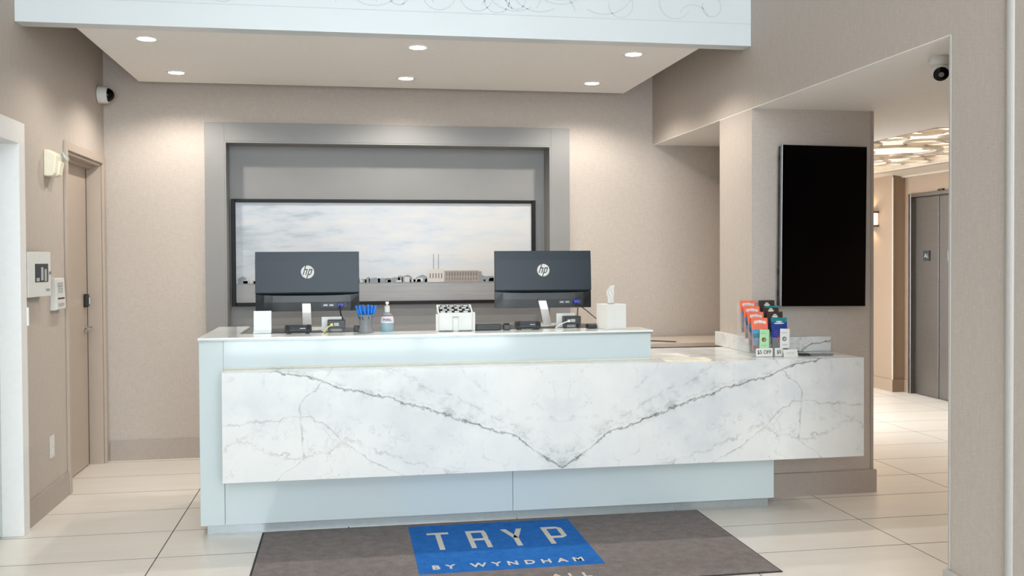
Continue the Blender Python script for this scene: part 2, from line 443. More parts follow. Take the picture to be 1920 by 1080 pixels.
# ------------------------------------------------------------------ elevator hall
bm = bm_new()
box(bm, XR+0.14, XE, 3.5, 3.64, 0, ZS)
struct('wall_hall_near', bm, HALLW, 'hall wall behind the near column')
bm = bm_new()
box(bm, XE, XE+0.2, 3.5, 8.70, 0, 2.6); box(bm, XE, XE+0.2, 9.64, 9.78, 0, 2.6); box(bm, XE, XE+0.2, 8.70, 9.64, 2.165, 2.6)
struct('wall_elevator', bm, HALLW, 'tan hall wall around the elevator')
struct('wall_sconce', B(5.93, XE+0.2, 9.765, YE, 0, 2.6), HALLW, 'tan hall wall with the sconce')
struct('wall_hall_back', B(3.29, 5.93, YE-0.15, YE, 0, 2.6), HALLW, 'far wall of the elevator hall')
bm = bm_new(); box(bm, 5.915, 5.93, 9.75, YE-0.15, 0, 0.135); box(bm, 5.93, XE, 9.75, 9.765, 0, 0.135); box(bm, XE-0.013, XE, 9.66, 9.75, 0, 0.135)
struct('baseboard_hall', bm, HALLW, 'tan baseboard beside the elevator')
struct('trim_4', B(5.922, 5.934, 9.757, 9.769, 0.135, 2.36), LAMINATE, 'pale corner bead beside the elevator')
# hall ceiling with an opening for the luminous panel
LX0, LX1, LY0, LY1 = 4.16, 5.76, 6.30, 11.0
bm = bm_new()
box(bm, XR, XR+0.14, 3.656, YB, ZS, ZS+0.004); box(bm, XR+0.14, LX0, 3.64, YE, ZS, ZS+0.14); box(bm, LX1, XE+0.2, 3.64, YE, ZS, ZS+0.14)
box(bm, LX0, LX1, 3.64, LY0, ZS, ZS+0.14); box(bm, LX0, LX1, LY1, YE, ZS, ZS+0.14)
struct('ceiling_hall', bm, CEILW, 'dropped hall ceiling around the luminous panel')
bm = bm_new(); prism(bm, [(XE, 2.355), (XE-0.03, 2.355), (XE-0.05, 2.372), (XE-0.14, 2.385), (XE-0.24, 2.400), (XE-0.27, 2.408), (XE-0.27, ZS), (XE, ZS)], 5.0, YE-0.15, 'y')
struct('trim_5', bm, CORN, 'pale cornice above the elevator')

lp = thing('luminous_ceiling_panel', 'glowing ceiling panel of overlapping cut-out circles in the elevator hall', 'ceiling light', (4.96, 8.6, ZS))
part('diffuser', B(LX0, LX1, LY0, LY1, ZS+0.09, ZS+0.12), GLOW, lp)
WEB = plain('cutout_panel_grey', '#a79a8c', 0.6, var=0.05); DISC = plain('cutout_panel_cream', '#d9ceb9', 0.6, var=0.03, emit=(1, .84, .62, 1), es=0.55)
bm = bm_new()
for a_ in ((LX0, LX0+0.012, LY0, LY1), (LX1-0.012, LX1, LY0, LY1), (LX0+0.012, LX1-0.012, LY0, LY0+0.012), (LX0+0.012, LX1-0.012, LY1-0.012, LY1)): box(bm, *a_, ZS-0.002, ZS+0.09)
box(bm, LX1-0.06, LX1+0.03, LY0, LY1, ZS-0.012, ZS-0.002)
part('liner', bm, WEB, lp)
bm = bm_new(); lathe(bm, [(0.86, 0), (1.0, 0), (1.0, 1), (0.86, 1), (0.86, 0)], 40, cap=False)
ring0 = link('ring', bm, WEB, lp); ring_me = ring0.data
bm = bm_new(); lathe(bm, [(0.97, 0), (0.97, 1)], 32); disc_me = None
rng = random.Random(11); placed = []; tries = 0
while len(placed) < 60 and tries < 6000:
    tries += 1
    r = rng.choice((0.16, 0.22, 0.28, 0.36, 0.42)); x = rng.uniform(LX0+r, LX1-r); y = rng.uniform(LY0+r, LY1-r)
    if all(math.hypot(x-a, y-b) > (r+q)*0.78 for a, b, q in placed): placed.append((x, y, r))
for k, (x, y, r) in enumerate(placed):
    o = ring0 if k == 0 else bpy.data.objects.new('ring', ring_me)
    if k: C.objects.link(o); o.parent = lp
    o.location = (x-4.96, y-8.6, 0.0 + 0.02*(k % 3)); o.scale = (r, r, 0.02)
    if k % 3 == 0:
        if disc_me is None: d = link('disc', bm, DISC, lp); disc_me = d.data
        else: d = bpy.data.objects.new('disc', disc_me); C.objects.link(d); d.parent = lp
        d.location = (x-4.96+0.06, y-8.6-0.03, 0.03 + 0.012*(k % 4)); d.scale = (r*0.8, r*0.8, 0.006)

for k, (x, y) in enumerate(((4.55, 4.7), (5.2, 5.7))):  # added lamps, hidden from view, to brighten the hall ceiling by bounce
    o = thing('added_hall_fill_lamp', ('added unseen hall fill lamp nearest the lobby', 'added unseen hall fill lamp nearest the luminous panel')[k], 'downlight', (x, y, ZS), group='added hall fill lamps')
    bm = bm_new(); lathe(bm, [(0.052, -0.002), (0.07, -0.006), (0.076, -0.003), (0.076, 0.0), (0.052, 0.0), (0.052, -0.002)], 24, cap=False); link('trim_ring', bm, WHITE, o, smooth=True)
    bm = bm_new(); lathe(bm, [(0, -0.0035), (0.05, -0.0025), (0.052, -0.001)], 24, cap=False); link('lens', bm, LENS, o)
    ld = bpy.data.lights.new('downlight_lamp', 'SPOT'); ld.energy = 55; ld.color = (1, 0.88, 0.74); ld.spot_size = R(120); ld.spot_blend = 0.6; ld.shadow_soft_size = 0.04
    lo = bpy.data.objects.new('downlight_lamp', ld); C.objects.link(lo); lo.parent = o; lo.location = (0, 0, -0.012)

# elevator
ev = struct('door_3', B(XE+0.14, XE+0.2, 8.70, 9.64, 0, 2.16), INK, 'brushed steel elevator doors')
bm = bm_new(); box(bm, XE-0.03, XE+0.14, 9.605, 9.655, 0, 2.17); box(bm, XE-0.03, XE+0.14, 8.685, 8.735, 0, 2.17); box(bm, XE-0.03, XE+0.14, 8.735, 9.605, 2.13, 2.17)
link('elevator_frame', bm, STEEL, ev, bevel=0.004)
for y0, y1 in ((9.178, 9.604), (8.736, 9.160)): link('door_panel', B(XE+0.02, XE+0.06, y0, y1, 0.006, 2.128), STEEL, ev, bevel=0.003)
sg = link('floor_sign_or_reflection', B(XE+0.012, XE+0.02, 9.325, 9.435, 1.445, 1.553), INK, ev); sg['label'] = 'black floor sign plate'
tbm = text_bm('AL', 0.062, 0.002, 1.1); bmesh.ops.transform(tbm, matrix=Matrix.Translation((XE+0.011, 9.38, 1.497)) @ Matrix.Rotation(R(-90), 4, 'Z') @ FACE, verts=tbm.verts[:])
link('sign_lettering', tbm, INKG, sg)
link('floor_sign_or_reflection', B(XE+0.012, XE+0.02, 8.905, 9.015, 1.445, 1.553), BEZEL, ev)  # grey plate stands in for a reflection on the near door panel
link('seam_shade_strip', B(XE+0.0195, XE+0.06, 9.159, 9.179, 0.006, 2.128), INK, ev)  # black strip paints the shade in the gap between the door panels
link('hall_lantern', B(XE-0.02, XE, 9.05, 9.14, 2.145, 2.19), BRONZE, ev)

# sconce
sc = thing('wall_sconce_lamp', 'bronze framed glass wall sconce glowing in the elevator hall', 'wall lamp', (5.93, 10.165, 1.915))
bm = bm_new()
for z0, z1 in ((1.832, 1.846), (1.986, 2.0)): box(bm, 5.80, 5.93, 10.045, 10.285, z0, z1)
for y in (10.045, 10.271):
    box(bm, 5.80, 5.814, y, y+0.014, 1.846, 1.986)
part('frame', bm, BRONZE, sc, bevel=0.001)
part('glass_shade', B(5.818, 5.925, 10.063, 10.267, 1.85, 1.982), SCG, sc, bevel=0.004)
for dz, rx in ((0.10, 180), (-0.10, 0)):
    ld = bpy.data.lights.new('sconce_light', 'SPOT'); ld.energy = 3.5; ld.color = (1, .78, .5); ld.spot_size = R(130); ld.spot_blend = 0.6; ld.shadow_soft_size = 0.03
    lo = bpy.data.objects.new('sconce_light', ld); C.objects.link(lo); lo.parent = sc; lo.location = (-0.07, 0, dz); lo.rotation_euler = (R(rx), 0, 0)

# ------------------------------------------------------------------ doors in the left wall
d1 = struct('door_1', B(XL-0.145, XL-0.1, D1a+0.02, D1b-0.03, 0.008, D1z-0.02), DOORM, 'taupe painted flush door in the left wall', bevel=0.002)
bm = bm_new()
for y0, y1 in ((D1a-0.052, D1a), (D1b, D1b+0.05)):
    box(bm, XL, XL+0.018, y0, y1, 0, 2.262)
box(bm, XL, XL+0.018, D1a, D1b, D1z, 2.262)
link('door_casing', bm, DOORM, d1, bevel=0.003)
bm = bm_new()
box(bm, XL-0.19, XL, D1a-0.001, D1a+0.018, 0, D1z); box(bm, XL-0.19, XL, D1b-0.018, D1b+0.001, 0, D1z); box(bm, XL-0.19, XL, D1a+0.018, D1b-0.018, D1z-0.018, D1z+0.001)
link('door_jamb', bm, DOORM, d1)
bm = bm_new(); box(bm, XL-0.1, XL-0.055, D1a+0.018, D1b-0.018, D1z-0.04, D1z-0.018)
link('door_stop', bm, DOORM, d1)
link('gap_shade_strip', B(XL-0.14, XL-0.099, D1b-0.0305, D1b-0.0175, 0.008, D1z-0.045), INK, d1)  # black strip stands in for the shade of the latch gap
hx = XL-0.1
lk = link('deadbolt', B(hx, hx+0.03, 7.38, 7.43, 1.16, 1.255), BLACK, d1, bevel=0.008)
link('thumb_turn', B(hx+0.03, hx+0.045, 7.398, 7.412, 1.18, 1.23), CHROME, lk, bevel=0.003)
bm = bm_new(); lathe(bm, [(0.028, 0), (0.028, 0.006), (0.02, 0.012), (0.011, 0.014), (0.011, 0.055), (0, 0.055)], 20, Matrix.Translation((hx, 7.41, 1.005)) @ Matrix.Rotation(R(90), 4, 'Y'))
hd = link('door_handle', bm, CHROME, d1, smooth=True)
bm = bm_new(); tube(bm, smooth_path([(hx+0.05, 7.41, 1.005), (hx+0.055, 7.38, 1.005), (hx+0.055, 7.33, 1.0), (hx+0.05, 7.285, 0.998)]), 0.009); link('lever', bm, CHROME, hd, smooth=True)

d2 = struct('door_2', B(XL-0.12, XL-0.08, D2a+0.02, D2b-0.02, 0.01, D2z-0.02), DESKW, 'white framed pale door at the left edge', bevel=0.002)
bm = bm_new()
box(bm, XL-0.2, XL+0.03, D2b-0.02, D2b+0.08, 0, 2.25); box(bm, XL-0.2, XL+0.03, D2a-0.08, D2a+0.02, 0, 2.25); box(bm, XL-0.2, XL+0.03, D2a+0.02, D2b-0.02, D2z-0.02, 2.25)
link('door_casing', bm, WHITE, d2, bevel=0.003)
bm = bm_new(); lathe(bm, [(0.007, 0), (0.007, 0.1)], 10, Matrix.Translation((XL+0.034, D2b+0.075, 1.14))); link('hinge', bm, WHITE, d2)

# ------------------------------------------------------------------ niche frame
nf = bm_new(); fx0, fx1, fz1, fz0 = -1.04, 1.777, 2.533, 0.82; fy = YB-0.03
box(nf, fx0, NX0, fy, YB, fz0, fz1); box(nf, NX1, fx1, fy, YB, fz0, fz1); box(nf, NX0, NX1, fy, YB, NZ1, fz1); box(nf, NX0, NX1, fy, YB, fz0, NZ0)
nd = 0.19
tr = struct('trim_6', nf, NICHE, 'broad grey frame around the picture niche', bevel=0.002)
bm = bm_new(); box(bm, NX0-0.02, NX1+0.02, YB+nd, YB+nd+0.02, NZ0-0.02, NZ1+0.02)
link('niche_back', bm, NICHE, tr)
bm = bm_new(); t_ = 0.012
box(bm, NX0-0.001, NX0+t_, YB-0.028, YB+nd, NZ0, NZ1); box(bm, NX1-t_, NX1+0.001, YB-0.028, YB+nd, NZ0, NZ1); box(bm, NX0+t_, NX1-t_, YB-0.028, YB+nd, NZ1-t_, NZ1+0.001); box(bm, NX0+t_, NX1-t_, YB-0.028, YB+nd, NZ0-0.001, NZ0+t_)
link('niche_lining', bm, NICHE, tr)

# framed print: children are local to the lower left corner of the frame
PX0, PX1, PZ0, PZ1, PY = -0.872, 1.532, 1.135, 1.968, YB+nd-0.045
pic = thing('framed_picture', 'wide black framed print of a harbour power station under clouds', 'picture', (PX0, PY, PZ0))
pw, ph = PX1-PX0, PZ1-PZ0; fw = 0.032
bm = bm_new(); box(bm, 0, fw, 0, 0.045, 0, ph); box(bm, pw-fw, pw, 0, 0.045, 0, ph); box(bm, fw, pw-fw, 0, 0.045, ph-fw*0.8, ph); box(bm, fw, pw-fw, 0, 0.045, 0, fw*0.8)
part('frame', bm, FRAMEB, pic, False, bevel=0.004)
pr = part('print', B(fw, pw-fw, 0.022, 0.04, fw*0.8, ph-fw*0.8), PRINT, pic, False)
HZ = 0.172; py = 0.0205
def pbox(bm, x0, x1, z0, z1, lift=0.0): box(bm, x0, x1, py-lift, 0.0225, z0, z1)
rr = random.Random(5)
bm = bm_new()
x = fw+0.01
while x < pw-fw-0.05:
    w = rr.uniform(0.03, 0.09); h = rr.uniform(0.02, 0.055)
    prism(bm, [(x, HZ), (x+w, HZ), (x+w, HZ+h*rr.uniform(.7, 1)), (x+w*.6, HZ+h*rr.uniform(1, 1.3)), (x, HZ+h*rr.uniform(.6, 1))], py+0.0012, 0.0225, 'y'); x += w*0.8
link('printed_shoreline', bm, BLD3, pr)
bm = bm_new()
for k in range(26):
    x = rr.uniform(fw+0.02, pw-0.2); w = rr.uniform(0.015, 0.06)
    if 1.46 < x < 1.95: continue
    pbox(bm, x, x+w, HZ+0.004, HZ+rr.uniform(0.015, 0.045))
link('printed_houses', bm, BLD1, pr)['kind'] = 'stuff'
bm = bm_new()
pbox(bm, 1.52, 1.655, HZ+0.002, HZ+0.098); pbox(bm, 1.545, 1.65, HZ+0.098, HZ+0.108)
link('printed_power_station', bm, BLD1, pr)
bm = bm_new(); pbox(bm, 1.655, 1.935, HZ+0.002, HZ+0.092); link('printed_station_wing', bm, BLD2, pr)
bm = bm_new(); pbox(bm, 1.935, 1.96, HZ, HZ+0.085); pbox(bm, 1.975, 2.06, HZ, HZ+0.045); link('printed_sheds', bm, BLD3, pr)
bm = bm_new(); pbox(bm, 1.566, 1.572, HZ+0.108, HZ+0.225); pbox(bm, 1.606, 1.612, HZ+0.108, HZ+0.225); link('printed_chimneys', bm, BLD3, pr)
bm = bm_new()
for k in range(5): pbox(bm, 1.538+k*0.023, 1.546+k*0.023, HZ+0.032, HZ+0.072, 0.0008)
for k in range(12): pbox(bm, 1.67+k*0.022, 1.68+k*0.022, HZ+0.05, HZ+0.08, 0.0008); pbox(bm, 1.67+k*0.022, 1.677+k*0.022, HZ+0.016, HZ+0.036, 0.0008)
link('printed_windows', bm, BLD4, pr)['kind'] = 'stuff'
bm = bm_new(); pbox(bm, fw, pw-fw, HZ-0.006, HZ+0.001); link('printed_quay', bm, BLD3, pr)

# ------------------------------------------------------------------ canopy
CZ = 2.80; FY0, FY1 = 5.66, 5.775
cn = thing('canopy', 'white dropped ceiling canopy with engraved fascia above the reception desk', 'canopy', (0.36, 5.66, CZ))
part('fascia', B(XL+0.001, XR-0.001, FY0, FY1, CZ, 4.2), FASC, cn)
# soffit plate with real holes for the downlights
DL = [(-1.145, 6.0), (-1.15, 7.05), (0.45, 6.0), (0.44, 7.04), (1.83, 6.0), (1.825, 7.04)]
CX0, CX1, CY1 = -1.475, 2.185, 7.435
part('soffit_body', B(CX0, CX1, FY1, CY1, CZ, 4.2), CEILW, cn)
bm = bm_new(); box(bm, XL+0.002, XR-0.002, FY0-0.0015, FY0, 2.934, 2.9375); part('groove_line', bm, ENGR, cn)
# engraved scrolls on the upper fascia
def arc(bm, cx, cz, r, a0, a1, w=0.0055):
    n = max(8, int(abs(a1-a0)/12)); pts = []
    for k in range(n+1):
        a = R(a0+(a1-a0)*k/n); pts.append((cx+(r+w/2)*math.cos(a), cz+(r+w/2)*math.sin(a)))
    for k in range(n, -1, -1):
        a = R(a0+(a1-a0)*k/n); pts.append((cx+(r-w/2)*math.cos(a), cz+(r-w/2)*math.sin(a)))
    lo = [bm.verts.new((a, FY0-0.0015, b)) for a, b in pts]; hi = [bm.verts.new((a, FY0-0.0001, b)) for a, b in pts]; N = len(pts)
    for k in range(n):
        bm.faces.new((lo[k], lo[k+1], lo[N-2-k], lo[N-1-k]))
    for k in range(N): bm.faces.new((lo[k], lo[(k+1) % N], hi[(k+1) % N], hi[k]))
for sgn in (-1, 1):
    for dx, cz, r, a0, a1 in ((0, 3.22, 0.21, 200, 340), (0, 3.22, 0.185, 200, 340), (0.42, 3.02, 0.075, 170, 400), (0.30, 3.16, 0.2, 240, 330), (0.80, 3.05, 0.10, 100, 330), (0.93, 2.94, 0.10, 20, 150), (1.06, 3.03, 0.06, 160, 420), (1.22, 3.15, 0.19, 200, 300), (1.33, 2.95, 0.12, 10, 165)):
        for c0 in (1.27, 0.05):
            x = c0 + sgn*dx*0.9
            if c0 < 1 and dx < 0.5: continue
            if not (-1.6 < x-r and x+r < XR-0.02): continue
            if sgn == -1 and dx == 0: continue
            bm = bm_new(); arc(bm, x, cz+0.0, r, *( (a0, a1) if sgn > 0 else (180-a1, 180-a0))); 
            for v in [v for v in bm.verts]:
                if v.co.z < 2.938: v.co.z = 2.938
            part('scroll_line', bm, ENGR, cn)
names = {0: 'front row, left end', 1: 'back row, left end', 2: 'front row, middle', 3: 'back row, middle', 4: 'front row, right end', 5: 'back row, right end'}
proto = None
for k, (x, y) in enumerate(DL):
    lab = 'recessed round canopy downlight, '+names[k]
    if proto is None:
        proto = thing('recessed_downlight', lab, 'downlight', (x, y, CZ), group='canopy downlights')
        bm = bm_new(); lathe(bm, [(0.052, -0.002), (0.07, -0.006), (0.076, -0.003), (0.076, 0.0), (0.052, 0.0), (0.052, -0.002)], 32, cap=False); link('trim_ring', bm, WHITE, proto, smooth=True)
        bm = bm_new(); lathe(bm, [(0, -0.0035), (0.05, -0.0025), (0.052, -0.001)], 32, cap=False); link('lens', bm, LENS, proto)
        o = proto
    else:
        o = copy_tree(proto); o.location = (x, y, CZ); o['label'] = lab
    ld = bpy.data.lights.new('downlight_lamp', 'SPOT'); ld.energy = SPOT_W; ld.color = SPOT_COL; ld.spot_size = R(148); ld.spot_blend = 0.55; ld.shadow_soft_size = 0.03
    lo = bpy.data.objects.new('downlight_lamp', ld); C.objects.link(lo); lo.parent = o; lo.location = (0, 0, -0.012)

# ------------------------------------------------------------------ reception desk
dk = thing('reception_desk', 'long white reception desk with bookmatched marble front and raised counter', 'desk', (1.0, 5.6, 0))
DX0, DX1, DY = -0.785, 2.517, 5.42
part('side_panel', B(DX0, DX0+0.128, DY, 6.28, 0.055, 1.058), DESKW, dk, bevel=0.002)
part('upper_panel', B(DX0+0.1285, 1.752, DY, DY+0.05, 0.30, 1.058), DESKW, dk, bevel=0.0015)
part('lower_panel', B(DX0+0.130, 0.9295, DY, DY+0.05, 0.055, 0.2995), DESKW, dk, bevel=0.0015)
part('lower_panel', B(0.9315, DX1, DY, DY+0.05, 0.055, 0.2995), DESKW, dk, bevel=0.0015)
part('end_panel', B(1.69, 1.752, DY+0.05, 6.28, 0.3, 1.058), DESKW, dk)
part('lower_body', B(DX0+0.130, 2.44, DY+0.05, 6.1, 0.055, 0.74), DESKW, dk)
part('plinth', B(DX0+0.03, DX1-0.018, 5.465, 5.60, 0, 0.055), PLINTH, dk)
part('counter_glass', B(DX0-0.002, 1.758, 5.395, 5.655, 1.066, 1.076), GLASSEDGE, dk, bevel=0.001)
part('counter_glass', B(DX0-0.002, -0.60, 5.655, 6.29, 1.066, 1.076), GLASSEDGE, dk, bevel=0.001)
part('counter_edge', B(DX0, 1.755, 5.40, 5.65, 1.058, 1.0658), EDGE, dk)
part('counter_edge', B(DX0, -0.602, 5.65, 6.288, 1.058, 1.0658), EDGE, dk)
part('inner_panel', B(DX0+0.13, 1.69, 5.62, 5.65, 0.75, 1.058), DESKW, dk)
part('worktop', B(DX0+0.13, 1.69, 5.65, 6.3, 0.74, 0.765), LAMINATE, dk)
def mpart(name, bm, bev=0.003):         # marble keeps world coordinates for the bookmatch
    o = link(name, bm, MARBLE, dk, bevel=bev); o.matrix_parent_inverse = Matrix.Translation(-dk.location); return o
mpart('marble_front', B(-0.645, 2.99, 5.225, DY-0.001, 0.325, 0.905))
mpart('marble_counter', B(1.7525, 2.99, DY-0.001, 5.63, 0.86, 0.905), 0.002)
mpart('marble_counter', B(1.7525, 2.455, 5.63, 6.05, 0.86, 0.905), 0.002)
mpart('marble_front_return', B(2.93, 2.99, DY-0.001, 5.63, 0.325, 0.86))
part('soffit_panel', B(DX1, 2.93, DY, 5.63, 0.33, 0.345), DESKW, dk)
mpart('backsplash', B(2.452, XR-0.001, 5.65, 6.19, 0.906, 0.998), 0.002)
mpart('backsplash', B(2.452, 2.995, 5.628, 5.649, 0.906, 0.998), 0.002)
part('joint_strip', B(-0.645, 1.752, 5.415, 5.4195, 0.905, 0.912), PAPERC, dk)

# back counter against the rear wall
bc = thing('back_counter', 'beige laminate counter along the wall behind the desk', 'counter', (1.7, 7.3, 0))
part('countertop', B(0.3, 3.16, 6.98, YB-0.04, 0.82, 0.85), LAMINATE, bc, bevel=0.002)
part('cabinet_body', B(0.32, 3.16, 7.02, YB-0.04, 0.0, 0.82), LAMINATE, bc)
for k in range(5):
    dd = part('cabinet_door', B(0.33+k*0.565, 0.33+k*0.565+0.555, 7.0, 7.02, 0.10, 0.81), LAMINATE, bc)
    link('knob', B(0.33+k*0.565+0.50-1.7, 0.33+k*0.565+0.52-1.7, 6.985-7.3, 7.0-7.3, 0.6, 0.7), CHROME, dd)

# ------------------------------------------------------------------ television on the pillar
tv = thing('television', 'large black portrait television on the wallpapered pillar', 'television', (2.91, 5.65, 1.685), rot=(0, R(0.6), 0))
tw, th = 0.281, 0.497
part('bracket', B(-0.15, 0.15, -0.035, 0.0, -0.25, 0.25), BLACK, tv, False)
bm = bm_new(); box(bm, -tw+0.004, tw-0.004, -0.075, -0.035, -th+0.004, th-0.004); part('housing', bm, BLACK, tv, False, bevel=0.006)
bm = bm_new(); box(bm, -tw, tw, -0.098, -0.070, -th, th); part('bezel', bm, BEZEL, tv, False, bevel=0.003)
part('screen', B(-tw+0.004, tw-0.004, -0.101, -0.097, -th+0.004, th-0.004), BLACKG, tv, False)
for z in (0.40, -0.30, -0.43): part('side_clip', B(-tw-0.002, -tw+0.01, -0.068, -0.05, z, z+0.035), INK, tv, False)
for k in range(9): part('vent_slot', B(-tw-0.001, -tw+0.01, -0.066, -0.052, 0.13+k*0.014, 0.137+k*0.014), INK, tv, False)
for k in range(7): part('vent_slot', B(-tw-0.001, -tw+0.01, -0.066, -0.052, -0.24+k*0.014, -0.233+k*0.014), INK, tv, False)

# ------------------------------------------------------------------ wall devices
# dome camera on the left wall
ax = Matrix.Rotation(R(90), 4, 'Y')
dc = thing('dome_camera', 'white wall dome camera with dark lens in the left corner', 'camera', (XL, 7.45, 2.70))
bm = bm_new(); lathe(bm, [(0.05, 0), (0.062, 0.004), (0.064, 0.03), (0.062, 0.06), (0.055, 0.066)], 28, ax); part('housing', bm, PLASTW, dc, False, smooth=True)
bm = bm_new(); lathe(bm, [(0.05, 0.062)]+[(0.05*math.cos(a), 0.064+0.05*math.sin(a)) for a in [R(d) for d in range(0, 90, 12)]]+[(0, 0.114)], 24, ax); part('dome', bm, BLACKG, dc, False, smooth=True)
bm = bm_new(); lathe(bm, [(0.062, 0.06), (0.062, 0.07), (0.051, 0.072)], 28, ax, cap=False); part('ring', bm, PLASTW, dc, False, smooth=True)
# turret camera under the hall ceiling
tc_ = thing('turret_camera', 'white turret camera with black lens under the hall ceiling', 'camera', (2.70, 4.06, ZS))
bm = bm_new(); lathe(bm, [(0.048, 0), (0.05, -0.004), (0.05, -0.022), (0.044, -0.036), (0.03, -0.044)], 28); part('base', bm, PLASTW, tc_, False, smooth=True)
dirv = Vector((-0.35, -0.75, -0.55)).normalized(); q = dirv.to_track_quat('Z', 'Y').to_matrix().to_4x4()
cen = Vector((0, 0, -0.066)); Mq = Matrix.Translation(cen) @ q
bm = bm_new(); lathe(bm, [(0, -0.043)]+[(0.043*math.cos(R(d)), 0.043*math.sin(R(d))) for d in range(-75, 46, 12)], 24, Mq); bl = part('ball', bm, PLASTW, tc_, False, smooth=True)
bm = bm_new(); lathe(bm, [(0.033, 0.026), (0.034, 0.034), (0.03, 0.037), (0, 0.037)], 24, Mq); part('face', bm, BLACKG, tc_, False, smooth=True)
bm = bm_new(); lathe(bm, [(0.012, 0.0372), (0.012, 0.040), (0.009, 0.0405), (0, 0.0385)], 20, Mq); part('lens', bm, BEZEL, tc_, False, smooth=True)

# emergency light
em = thing('emergency_light', 'cream emergency light with round clear lamp head beside the door frame', 'emergency light', (XL, 6.22, 2.08))
bm = bm_new(); prism(bm, [(0, -0.08), (0.05, -0.078), (0.062, -0.06), (0.075, 0.05), (0.03, 0.078), (0, 0.08)], -0.085, 0.065, 'y'); part('housing', bm, CREAM, em, False, bevel=0.008)
bm = bm_new(); lathe(bm, [(0.026, 0), (0.036, 0.02), (0.038, 0.035), (0.034, 0.042), (0, 0.046)], 24, Matrix.Translation((0.06, 0.05, 0.035)) @ Matrix.Rotation(R(60), 4, 'Y')); hdz = part('lamp_head', bm, CLEAR, em, False, smooth=True)
bm = bm_new(); lathe(bm, [(0.012, 0.004), (0.03, 0.03), (0.0, 0.032)], 20, Matrix.Translation((0.06, 0.05, 0.035)) @ Matrix.Rotation(R(60), 4, 'Y')); part('reflector', bm, MORT, em, False, smooth=True)
bm = bm_new(); prism(bm, [(0.045, -0.078), (0.07, -0.07), (0.085, 0.01), (0.06, 0.02)], -0.03, 0.045, 'y'); part('front_cover', bm, CREAM, em, False, bevel=0.005)

# alarm panel with its door slightly ajar
ap = thing('alarm_panel', 'white alarm panel with small window on the left wall', 'alarm panel', (XL, 5.77, 1.42))
part('back_box', B(0, 0.012, -0.03, 0.26, -0.125, 0.125), BLACK, ap, False)
Mh = Matrix.Translation((0.016, -0.03, 0)) @ Matrix.Rotation(R(-7.0), 4, 'Z')
pdoor = part('panel_door', B(0, 0.012, 0, 0.293, -0.128, 0.128, M=Mh), PLASTW, ap, False, bevel=0.003)
pwn = link('window', B(0.0125, 0.0135, 0.085, 0.255, -0.045, 0.06, M=Mh), DGREY, pdoor)
for a, b, c, d in ((0.16, 0.19, -0.035, 0.04), (0.10, 0.14, -0.04, -0.02), (0.205, 0.235, -0.04, 0.03)): link('indicator', B(0.0136, 0.0142, a, b, c, d, M=Mh), MORT, pdoor)
link('lock', B(0.0125, 0.02, 0.268, 0.282, -0.002, 0.014, M=Mh), BEZEL, pdoor)
link('badge', B(0.0122, 0.0132, 0.225, 0.275, -0.098, -0.084, M=Mh), INKG, pdoor)
for z in (-0.085, 0.085): part('hinge', B(0.004, 0.018, -0.034, -0.022, z-0.01, z+0.01), PLASTW, ap, False)

kp = thing('keypad', 'white keypad mounted on the wall between alarm panel and door', 'keypad', (XL, 6.325, 1.292))
bm = bm_new(); prism(bm, [(0, -0.098), (0.036, -0.096), (0.04, -0.088), (0.032, 0.094), (0.024, 0.098), (0, 0.098)], -0.095, 0.095, 'y'); part('body', bm, PLASTW, kp, False, bevel=0.003)
tl = Matrix.Rotation(R(2.5), 4, 'Y')
for i in range(3):
    for j in range(4): part('key', B(0.0355, 0.039, -0.05+i*0.035, -0.028+i*0.035, 0.02+j*0.017-0.01, 0.03+j*0.017-0.01, M=None), MORT, kp, False)
part('display', B(0.036, 0.0395, -0.065, 0.07, -0.03, -0.022), INK, kp, False)
part('speaker_grille', B(0.036, 0.0405, -0.06, 0.06, -0.075, -0.055), MORT, kp, False)

wo = thing('wall_outlet', 'white outlet plate low on the left wall', 'outlet', (XL, 6.225, 0.372))
part('plate', B(0, 0.006, -0.042, 0.042, -0.068, 0.068), PLASTW, wo, False, bevel=0.003)
for z in (-0.03, 0.03): part('socket', B(0.006, 0.008, -0.018, 0.018, z-0.018, z+0.018), PAPER, wo, False, bevel=0.002)

# ------------------------------------------------------------------ floor mat with lettering
MX0, MX1, MY0, MY1 = -0.46, 2.035, 4.285, 5.425
mt = thing('entrance_mat', 'charcoal floor mat with blue lettered square in front of the desk', 'mat', (0.79, 4.86, 0))
part('rubber_border', B(MX0, MX1, MY0, MY1, 0.0, 0.004), MATR, mt)
part('carpet', B(MX0+0.012, MX1-0.012, MY0+0.012, MY1-0.012, 0.004, 0.009), MATG, mt)
bsq = part('blue_square', B(0.33, 1.235, 4.54, 5.36, 0.009, 0.0102), MATB, mt)
def glyph(polys, name='letter'):
    bm = bm_new()
    for p in polys: prism(bm, p, 0.0102, 0.0116)
    return part(name, bm, MATW, mt)
def rect(x0, x1, y0, y1): return [(x0, y0), (x1, y0), (x1, y1), (x0, y1)]
ya, yb = 4.905, 5.21; hb = 0.04
glyph([rect(0.418, 0.535, yb-0.03, yb), rect(0.463, 0.491, ya, yb-0.03)])
x0 = 0.628
glyph([rect(x0, x0+.026, ya, yb), rect(x0+.026, x0+.105, yb-.032, yb), rect(x0+.026, x0+.105, ya+.13, ya+.162), rect(x0+.083, x0+.109, ya+.162, yb-.032), [(x0+.083, ya), (x0+.109, ya), (x0+.109, ya+.13), (x0+.083, ya+.13)]])
x0 = 0.822
glyph([[(x0, yb), (x0+.03, yb), (x0+.074, ya+.14), (x0+.045, ya+.14)], [(x0+.087, yb), (x0+.117, yb), (x0+.074, ya+.14), (x0+.045, ya+.14)], rect(x0+.045, x0+.073, ya, ya+.14)])
x0 = 1.045
